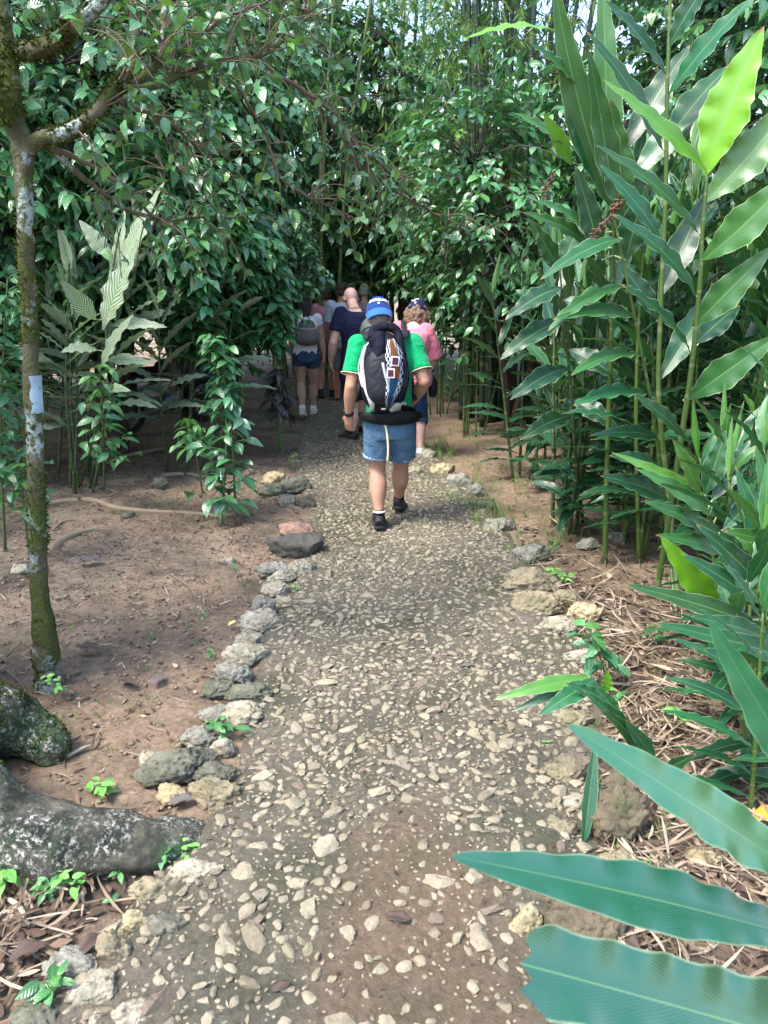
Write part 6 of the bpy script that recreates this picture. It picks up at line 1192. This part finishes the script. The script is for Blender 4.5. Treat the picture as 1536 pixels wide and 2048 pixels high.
hero('young ginger arching over the right path edge', [(1320, 1530, 2.35), (1272, 1470, 2.4), (1222, 1402, 2.42), (1180, 1362, 2.45)], .008, [
 (1178, 1352, 2.45, 986, 1400, 2.35, 30, .45, .16), (1182, 1358, 2.45, 1022, 1424, 2.35, 26, .0, .14), (1192, 1358, 2.45, 1076, 1432, 2.3, 40, .02, .12), (1215, 1400, 2.42, 1130, 1366, 2.35, 26, 0, .1), (1240, 1430, 2.4, 1180, 1362, 2.4, 26, .05, .05), (1212, 1385, 2.42, 1216, 1340, 2.4, 22, .6, .03), (1268, 1468, 2.4, 1165, 1380, 2.3, 30, .0, .1), (1290, 1500, 2.38, 1205, 1418, 2.25, 36, .05, .1), (1310, 1520, 2.35, 1250, 1440, 2.25, 34, 0, .06), (1330, 1540, 2.3, 1392, 1508, 2.2, 26, 0, .1)], base=B7)
B8 = np.array((1.28, 1.02, 0)); B8[2] = gh(*B8[:2])
hero('nearest ginger plant, its big blurred leaves crossing the lower right corner', [(1760, 2050, 1.0), (1740, 1850, .98), (1720, 1700, .97), (1700, 1500, .98), (1690, 1300, 1.0)], .012, [
 (1700, 1905, .98, 902, 1712, .88, 112, .0, .07, {'n': 48, 'k': 9, 'wav': .05, 'shape': 2, 'nv': (-.1, -.55, .85), 'rnd': .35}), (1720, 1835, .98, 1132, 1448, .92, 98, .12, .07, {'n': 48, 'k': 7, 'wav': .05, 'shape': 2, 'nv': (-.3, -.5, .8), 'rnd': .8, 'side_bend': -.02}), (1850, 2160, .92, 1052, 1930, .80, 168, .0, .05, {'n': 48, 'k': 8, 'wav': .045, 'nv': (-.05, -.6, .8), 'rnd': .3, 'torn': 1}),
 (1700, 1700, 1.0, 1418, 1240, 1.02, 70, .05, .05, {'n': 36, 'k': 6, 'shape': 2, 'nv': (-.6, -.5, .5), 'rnd': .95}), (1760, 1800, .98, 2100, 1500, 1.0, 100, 0, .06)], mat='near', base=B8)
# ---- small plants
def sapling(label, base, top, n, L, seed, mat='bright', tone=0., spread=.5, lpt=5, name='sapling', cat='sapling', first=.1, tpl=TPL_B, droop=.45, side=.3, woodm='greentwig', group=None, rad=.008):
    R = random.Random(seed); b = np.asarray(base, float); t = np.asarray(top, float); root = empty(name, tuple(b), label, cat, group); Wd = Acc(); Lf = Acc(); c = catmull([b-(0, 0, .01), lerp(b, t, .5)+np.array((R.gauss(0, .02), R.gauss(0, .02), 0)), t], 8); Wd.tube(c, [rad, rad*.8, rad*.35], 6)
    pos = []; dr = []; nn = []; sz = []; rn = []; tn = []; H = np.linalg.norm(t-b)
    for k in range(n):
        f = first+(1-first)*k/max(1, n-1); i = f*(len(c)-1); i0 = min(int(i), len(c)-2); q = c[i0]+(c[i0+1]-c[i0])*(i-i0); a = k*2.4+R.random()*.6; o = np.array((math.cos(a), math.sin(a), .35)); ln = side*R.uniform(.3, 1)*(1-.75*f) if n > 6 else 0.0
        e = q+o*ln; 
        if ln > .03: Wd.tube([q, q+o*ln*.5+np.array((0, 0, .01)), e], [rad*.4, rad*.25], 5, 2)
        for m_ in range(lpt):
            g_ = (m_+1)/lpt; p = q+(e-q)*g_; a2 = a+R.gauss(0, .9)+(m_ % 2-.5)*2.0; d = np.array((math.cos(a2), math.sin(a2), R.gauss(.15, .2)-droop)); pos.append(p); dr.append(d); nn.append(np.array((R.gauss(0, .3), R.gauss(-.25, .3), 1))); sz.append(L*R.uniform(.6, 1.1)*(1-.25*f)); rn.append(R.random()); tn.append(max(0, tone+R.gauss(0, .1)+(.35*tone if f > .8 else 0)+(.25 if f > .9 else 0)))
    inst_leaves(Lf, tpl, np.array(pos), np.array(dr), np.array(nn), sz, np.array(rn), np.array(tn)); Wd.build('stem', M[woodm], root, origin=b); Lf.build('foliage', M[mat], root, origin=b); return root
def gz(px, py): p = G(px, py); p[2] = gh(p[0], p[1]); return p
sapling('leafy sapling standing alone on the left soil near the path', gz(442, 1058), P(446, 690, 5.75), 36, .16, 1, 'shrub_light', .1, side=.30, lpt=5, rad=.012)
for k, (a_, b_) in enumerate([((452, 790, 5.5), (425, 665, 5.4)), ((450, 900, 5.4), (372, 862, 5.2))]): pass
sapling('bright-tipped sapling rising right of the lone sapling foliage', gz(470, 1000), P(425, 672, 5.7), 26, .15, 2, 'bright', .05, side=.34, lpt=5, rad=.01, first=.55)
sapling('young shrub with bright tips in front of the striped ginger', gz(208, 985), P(200, 735, 5.2), 20, .15, 3, 'bright', .12, side=.42, lpt=4, first=.25, rad=.009)
sapling('shrub with arching bright tips at the left of the lone sapling', gz(405, 985), P(380, 842, 5.6), 13, .14, 4, 'bright', .3, side=.3, lpt=4, first=.55, rad=.008)
sapling('tall leafy shrub cut by the left picture edge', gz(10, 1100), P(15, 560, 4.4), 40, .13, 5, 'bright', 0, side=.4, lpt=5, first=.3, rad=.012)
sapling('low shrub at the left edge behind the slim tree', gz(60, 1115), P(40, 930, 4.6), 16, .13, 6, 'bush', .1, side=.35, lpt=4, first=.5)
sapling('tall shrub left of the walkers with glossy drooping leaves', gz(560, 905), P(540, 480, 7.6), 64, .19, 7, 'shrub_light', .15, side=.55, lpt=7, first=.52, rad=.02)
sapling('leafy shrub overhanging the walkers from the left', gz(480, 880), P(470, 430, 7.0), 80, .19, 8, 'shrub_light', .15, side=.7, lpt=8, first=.45, rad=.022)
sapling('leafy shrub beside the tall shrub left of the walkers', gz(380, 900), P(400, 470, 6.6), 64, .20, 19, 'shrub_light', .12, side=.8, lpt=7, first=.5, rad=.02)
0 and sapling('thin shrub with bright leaves reaching in front of the navy shirt', gz(600, 880), P(684, 590, 7.9), 22, .12, 9, 'bright', .1, side=.3, lpt=5, first=.72)
sapling('dark purple-leaved plant near the bend on the left', gz(566, 912), P(556, 740, 7.8), 14, .26, 10, 'purple', 0, side=.22, lpt=4, first=.5, name='purple_plant', cat='plant', tpl=TPL_L, droop=.6)
sapling('dark purple-leaved plant in the shade behind the sapling', gz(405, 850), P(402, 780, 9.0), 9, .26, 12, 'purple', 0, side=.2, lpt=3, first=.6, name='purple_plant', cat='plant', tpl=TPL_L, droop=.7)
sapling('lime green seedling at the right path edge', gz(1112, 1186), P(1112, 1142, 4.3), 10, .055, 13, 'lime', .1, side=.18, lpt=4, first=.3, name='seedling', cat='seedling', tpl=TPL_W, droop=.1, rad=.003)
sapling('glossy dark green seedling leaning over the right border stones', gz(1215, 1400), P(1172, 1262, 2.95), 12, .115, 14, 'bright', 0, side=.14, lpt=2, first=.35, name='seedling', cat='seedling', tpl=TPL_W, rad=.005)
sd_ = [(215, 1598, 30, .075, 'seedling with two oval leaves between root and border rocks'), (455, 1480, 45, .08, 'seedling in the left border beside the pale rock'), (95, 1800, 42, .05, 'bright seedling group below the buttress root at far left'), (128, 1790, 48, .055, 'taller bright seedling just right of the far left group'), (250, 1760, 30, .045, 'seedling at the foot of the buttress root'),
 (318, 1742, 38, .05, 'seedling behind the tan rock at lower left'), (366, 1716, 30, .042, 'seedling at the end of the buttress root'), (242, 1815, 20, .035, 'small seedling between the tan and yellowish rocks'), (345, 1820, 16, .032, 'small seedling on the mossy rock at lower left'), (228, 1965, 20, .045, 'seedling by the pale ridged rock at lower left'),
 (110, 1992, 62, .07, 'largest bright seedling in the bottom left corner'), (352, 1892, 14, .025, 'tiny seedling on the lower left path edge'), (10, 1785, 60, .10, 'broad-leaved bright plant cut by the left picture edge'), (418, 1236, 24, .035, 'seedling on the soil left of the long pale rock'), (470, 1145, 24, .045, 'seedling on the far left soil by the grey pitted rock'),
 (582, 1186, 22, .045, 'seedling growing between pale rocks at the left edge'), (412, 1322, 18, .035, 'small seedling left of the broad pale rock'), (1085, 1500, 20, .035, 'seedling beside the round boulder on the right'), (1110, 1668, 14, .03, 'small seedling above the near ginger leaf'), (1235, 1672, 30, .045, 'seedlings in front of the long rough brown rock'),
 (1090, 1812, 26, .04, 'seedling between the yellowish and brown rocks'), (1215, 1800, 30, .04, 'seedling with serrated leaves in the straw at lower right'), (1328, 1818, 26, .045, 'seedling among the straw right of the largest rock'), (1108, 1870, 14, .025, 'tiny seedling under the yellowish rock'), (590, 938, 34, .06, 'small plant on the left path edge behind the cream rock'),
 (600, 900, 30, .05, 'small plant on the left path edge by the navy man'), (1100, 1120, 34, .045, 'grassy seedling above the lime green one'), (100, 1405, 55, .05, 'leafy sprout at the foot of the slim tree'), (1300, 1290, 30, .06, 'leafy seedling in the straw under the bright stalk'), (1240, 1420, 30, .06, 'leafy seedling behind the arching young ginger'), (1350, 1450, 30, .06, 'leafy seedling right of the arching young ginger')]
for k, (px, py, hp, L, l) in enumerate(sd_):
    b = gz(px, py); h = hp/FPX*DEP(b); sapling(l, b, b+np.array((random.gauss(0, .01), 0, h)), 7 if hp > 28 else 4, L, 40+k, 'bright' if k % 3 else 'lime', .15, side=.07, lpt=2, first=.4, name='seedling', cat='seedling', tpl=TPL_B, droop=.05, rad=.0022, group='seedlings on the ground')
# blade tuft at the right border
b = gz(1185, 1690); root = empty('grass_tuft', tuple(b), 'upright tuft of long blades at the right path edge', 'grass tuft'); A = Acc()
for k, (tx, ty, w_) in enumerate([(1192, 1468, 26), (1205, 1560, 9), (1225, 1590, 7), (1160, 1580, 8), (1240, 1620, 6), (1182, 1520, 8), (1150, 1640, 6)]): t = P(tx, ty, 2.25+.02*k); A.leaf(b+np.array((.01*k-.03, .01*(k % 3), 0)), t, w_/FPX*2.5*1.3, (0, -1, .4), bend=.05, fold=.3, wav=.02, rnd=.3, tone=.1 if k else 0)
A.build('foliage', M['ginger'], root, origin=b)
b = gz(232, 1600)
# far strap-leaved plant and pale ground beyond the bamboo
sapling('strap-leaved plant in front of the bright gap', gz(905, 800), P(905, 745, 11.4), 12, .45, 70, 'bush', .1, side=.05, lpt=3, first=.0, name='strap_plant', cat='plant', tpl=TPL_N, droop=-.6)
# ---- bamboo
def bamboo(label, x, y, n, h, seed, spread=.5, rad=.035, lm='bamboo_leaf', dens=26, L=.17, lean=.5, zb=2.2, smat='culm'):
    R = random.Random(seed); Rn = np.random.default_rng(seed); root = empty('bamboo_clump', (x, y, gh(x, y)), label, 'bamboo', 'bamboo clumps'); Lf = Acc(); Tw = Acc(); pos = []; dr = []; sz = []; rn = []; tn = []
    for i in range(n):
        a = R.random()*2*PI; r = spread*math.sqrt(R.random()); b = np.array((r*math.cos(a), r*math.sin(a), -.03)); ll = R.uniform(.1, 1)*lean; top = b+np.array((math.cos(a)*ll+b[0]*1.2, math.sin(a)*ll+b[1]*1.2, h*R.uniform(.75, 1.05))); c = catmull([b, lerp(b, top, .5)*np.array((.8, .8, 1.04)), top], 12); rr = rad*R.uniform(.7, 1.2)
        A = Acc(); rads = np.linspace(rr, rr*.35, len(c)); A.tube(c, rads, 10, 1)
        for j in range(2, len(c)-1, 1): t = nrm(c[j+1]-c[j-1]); A.tube([c[j]-t*.008, c[j]+t*.008], [rads[j]*1.12]*2, 10)
        A.build('culm', M[smat], root)
        for k in range(dens):
            f = R.uniform(zb/h, 1); j = f*(len(c)-1); i0 = min(int(j), len(c)-2); q = c[i0]+(c[i0+1]-c[i0])*(j-i0); a2 = R.random()*2*PI; ln = R.uniform(.4, 1.1); e = q+np.array((math.cos(a2)*ln, math.sin(a2)*ln, R.uniform(-.5, .25)))
            pl = catmull([q, lerp(q, e, .55)+np.array((0, 0, .12)), e], 5); Tw.tube(pl, [.004, .0015], 3, cap=False)
            for m_ in range(13):
                g_ = R.uniform(.25, 1)*(len(pl)-1); i1 = min(int(g_), len(pl)-2); p = pl[i1]+(pl[i1+1]-pl[i1])*(g_-i1); a3 = R.random()*2*PI; pos.append(p); dr.append(np.array((math.cos(a3)*.7, math.sin(a3)*.7, R.gauss(-.75, .35)))); sz.append(L*R.uniform(.6, 1.3)); rn.append(R.random()); tn.append(max(0, R.gauss(.15, .3)))
    inst_leaves(Lf, TPL_N, np.array(pos), np.array(dr), Rn.normal(size=(len(pos), 3))+np.array((0, 0, .6)), sz, np.array(rn), np.array(tn)); Tw.build('twigs', M['culm'], root); Lf.build('foliage', M[lm], root)
bb = G(925, 835); bamboo('dark bamboo clump whose culms rise behind the right gingers', 1.55, 9.7, 13, 8.5, 1, .45, .05, zb=2.3, dens=24)
bamboo('dense old bamboo stools beside the walker in pink', 1.12, 9.95, 9, 7.5, 2, .28, .04, zb=2.8, dens=20, lean=.3); bamboo('bamboo clump hanging over the far path', .3, 15.8, 12, 9.5, 3, .7, .05, zb=2.8, dens=34)
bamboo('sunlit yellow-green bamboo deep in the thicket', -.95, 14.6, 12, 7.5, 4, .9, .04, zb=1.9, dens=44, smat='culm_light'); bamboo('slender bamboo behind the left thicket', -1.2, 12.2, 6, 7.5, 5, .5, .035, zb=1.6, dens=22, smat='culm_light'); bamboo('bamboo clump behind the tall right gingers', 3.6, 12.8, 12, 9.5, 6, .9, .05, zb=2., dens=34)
# ---- things in the shade
def moto():
    b = np.array((*G(255, 868)[:2], 0)); b[2] = gh(b[0], b[1]); root = empty('motorcycle', tuple(b), 'dark motorcycle parked in deep shade behind the striped ginger', 'motorcycle')
    def wheel(cx):
        A = Acc(); th = np.linspace(0, 2*PI, 41); A.tube([(cx+.25*math.cos(t), 0, .29+.25*math.sin(t)) for t in th], [.042]*41, 10, ref=(0, 1, 0), cap=False); w = A.build('wheel', M['tyre'], root)
        A = Acc(); A.tube([(cx+.20*math.cos(t), 0, .29+.20*math.sin(t)) for t in th], [.016]*41, 8, ref=(0, 1, 0), cap=False); A.build('rim', M['metal'], w)
        A = Acc()
        for k in range(16): t = 2*PI*k/16; A.tube([(cx, 0, .29), (cx+.2*math.cos(t), 0, .29+.2*math.sin(t))], [.003]*2, 4)
        A.tube([(cx, -.05, .29), (cx, .05, .29)], [.03, .03], 10); A.build('spokes', M['metal'], w)
    wheel(0); wheel(1.22)
    A = Acc(); A.tube([(0, .06, .29), (.35, .03, .55), (.8, 0, .62), (1.0, 0, .85), (1.22, 0, .29)], [.02]*5, 8, 4); A.tube([(.25, 0, .35), (.6, 0, .30), (.75, 0, .5)], [(.09, .09), (.12, .12), (.09, .09)], 12, 4); A.build('frame', M['metal'], root)
    A = Acc(); A.ell((.72, 0, .74), (.24, .12, .12), e=.8); A.tube([(0.02, 0, .62), (.2, 0, .68), (.5, 0, .66)], [(.05, .05), (.10, .07), (.1, .08)], 12, 4, ref=(0, 1, 0)); A.build('fuel_tank', M['bike_paint'], root)
    A = Acc(); A.tube([(-.15, 0, .74), (.1, 0, .76), (.48, 0, .74)], [(.09, .035), (.12, .04), (.10, .04)], 12, 4, ref=(0, 1, 0)); A.build('seat', M['tyre'], root)
    A = Acc(); A.tube([(.98, -.34, .98), (1.0, -.12, 1.02), (1.0, .12, 1.02), (.98, .34, .98)], [.014]*4, 8, 4); A.build('handlebar', M['metal'], root); A = Acc(); A.ell((1.1, 0, .88), (.07, .08, .08)); A.build('headlight', M['panel_frame'], root)
    A = Acc(); A.tube([(.5, -.12, .28), (.1, -.14, .26), (-.2, -.14, .32)], [.03, .04, .04], 10, 4); A.build('exhaust', M['metal'], root); A = Acc(); A.tube([(-.30, 0, .42), (-.16, 0, .60), (.1, 0, .64)], [(.06, .01)]*3, 8, 5, ref=(0, 1, 0)); A.build('mudguard', M['bike_paint'], root)
    root.rotation_euler = (0, 0, .95)
moto()
b = G(400, 800); root = empty('display_panel', (P(400, 780, 10.9)[0], 10.9, .3), 'dark blue panel with a white frame standing in the shade on the left', 'panel'); root.location.z = gh(root.location.x, 10.9)
def box(A, lo, hi):
    x0, y0, z0 = lo; x1, y1, z1 = hi; A.add([(x0, y0, z0), (x1, y0, z0), (x1, y1, z0), (x0, y1, z0), (x0, y0, z1), (x1, y0, z1), (x1, y1, z1), (x0, y1, z1)], np.array([(0, 3, 2, 1), (4, 5, 6, 7), (0, 1, 5, 4), (1, 2, 6, 5), (2, 3, 7, 6), (3, 0, 4, 7)]))
A = Acc(); box(A, (-.24, 0, .28), (.24, .03, 1.0)); box(A, (-.2, .05, 0), (-.17, .08, .5)); box(A, (.17, .05, 0), (.2, .08, .5)); A.build('board', M['panel_blue'], root, smooth=False)
A = Acc(); box(A, (-.27, -.01, .25), (.27, .02, .277)); box(A, (-.27, -.01, 1.003), (.27, .02, 1.03)); box(A, (-.27, -.01, .279), (-.243, .02, 1.001)); box(A, (.243, -.01, .279), (.27, .02, 1.001)); A.build('frame', M['panel_frame'], root, smooth=False)
A = Acc(); p0 = G(6, 878); p1 = P(14, 765, p0[1]); A.tube([p0, p1, P(18, 690, p0[1])], [.022, .021, .02], 12, 3); o = A.build('garden_pole', M['pole_orange'], origin=p0); o.location = tuple(p0); tag(o, 'orange-brown upright pole at the left picture edge', 'pole')
A = Acc(); v, F = rock_verts(3, 9, .1, .02, 0); p0 = P(262, 742, 7.2)
# ------------------------------------------------------------------ light, sky, camera
W = bpy.data.worlds.new('World'); scn.world = W; W.use_nodes = True; wt = W.node_tree; wt.nodes.clear()
SUN_EL, SUN_AZ = math.radians(58), math.radians(-125)   # azimuth from +Y towards +X; the light comes from the upper left
sky = wt.nodes.new('ShaderNodeTexSky'); sky.sky_type = 'NISHITA'; sky.sun_disc = False; sky.sun_elevation = SUN_EL; sky.sun_rotation = SUN_AZ
sky.air_density = 1.0; sky.dust_density = 2.0; sky.ozone_density = 1.0
bg = wt.nodes.new('ShaderNodeBackground'); bg.inputs['Strength'].default_value = .135; wo = wt.nodes.new('ShaderNodeOutputWorld')
wt.links.new(sky.outputs[0], bg.inputs[0]); wt.links.new(bg.outputs[0], wo.inputs[0])
sl = bpy.data.lights.new('sun', 'SUN'); sl.energy = 1.5; sl.angle = math.radians(18); sl.color = (1, .95, .87); so = bpy.data.objects.new('sun', sl); COL.objects.link(so)
sd = Vector((math.sin(SUN_AZ)*math.cos(SUN_EL), math.cos(SUN_AZ)*math.cos(SUN_EL), math.sin(SUN_EL))); so.rotation_euler = sd.to_track_quat('Z', 'Y').to_euler(); so.location = sd*20
cd = bpy.data.cameras.new('camera'); cam = bpy.data.objects.new('camera', cd); COL.objects.link(cam); cam.location = (0, 0, CH); cam.rotation_euler = (PI/2-PITCH, 0, 0)
cd.sensor_fit = 'VERTICAL'; cd.sensor_height = 36; cd.lens = FPX/2048*36; cd.clip_start = .05; cd.clip_end = 300
cd.dof.use_dof = True; cd.dof.focus_distance = 4.6; cd.dof.aperture_fstop = 7.5
scn.camera = cam
scn.view_settings.view_transform = 'Standard'; scn.view_settings.look = 'None'; scn.view_settings.gamma = 1; scn.view_settings.exposure = EXPOSURE
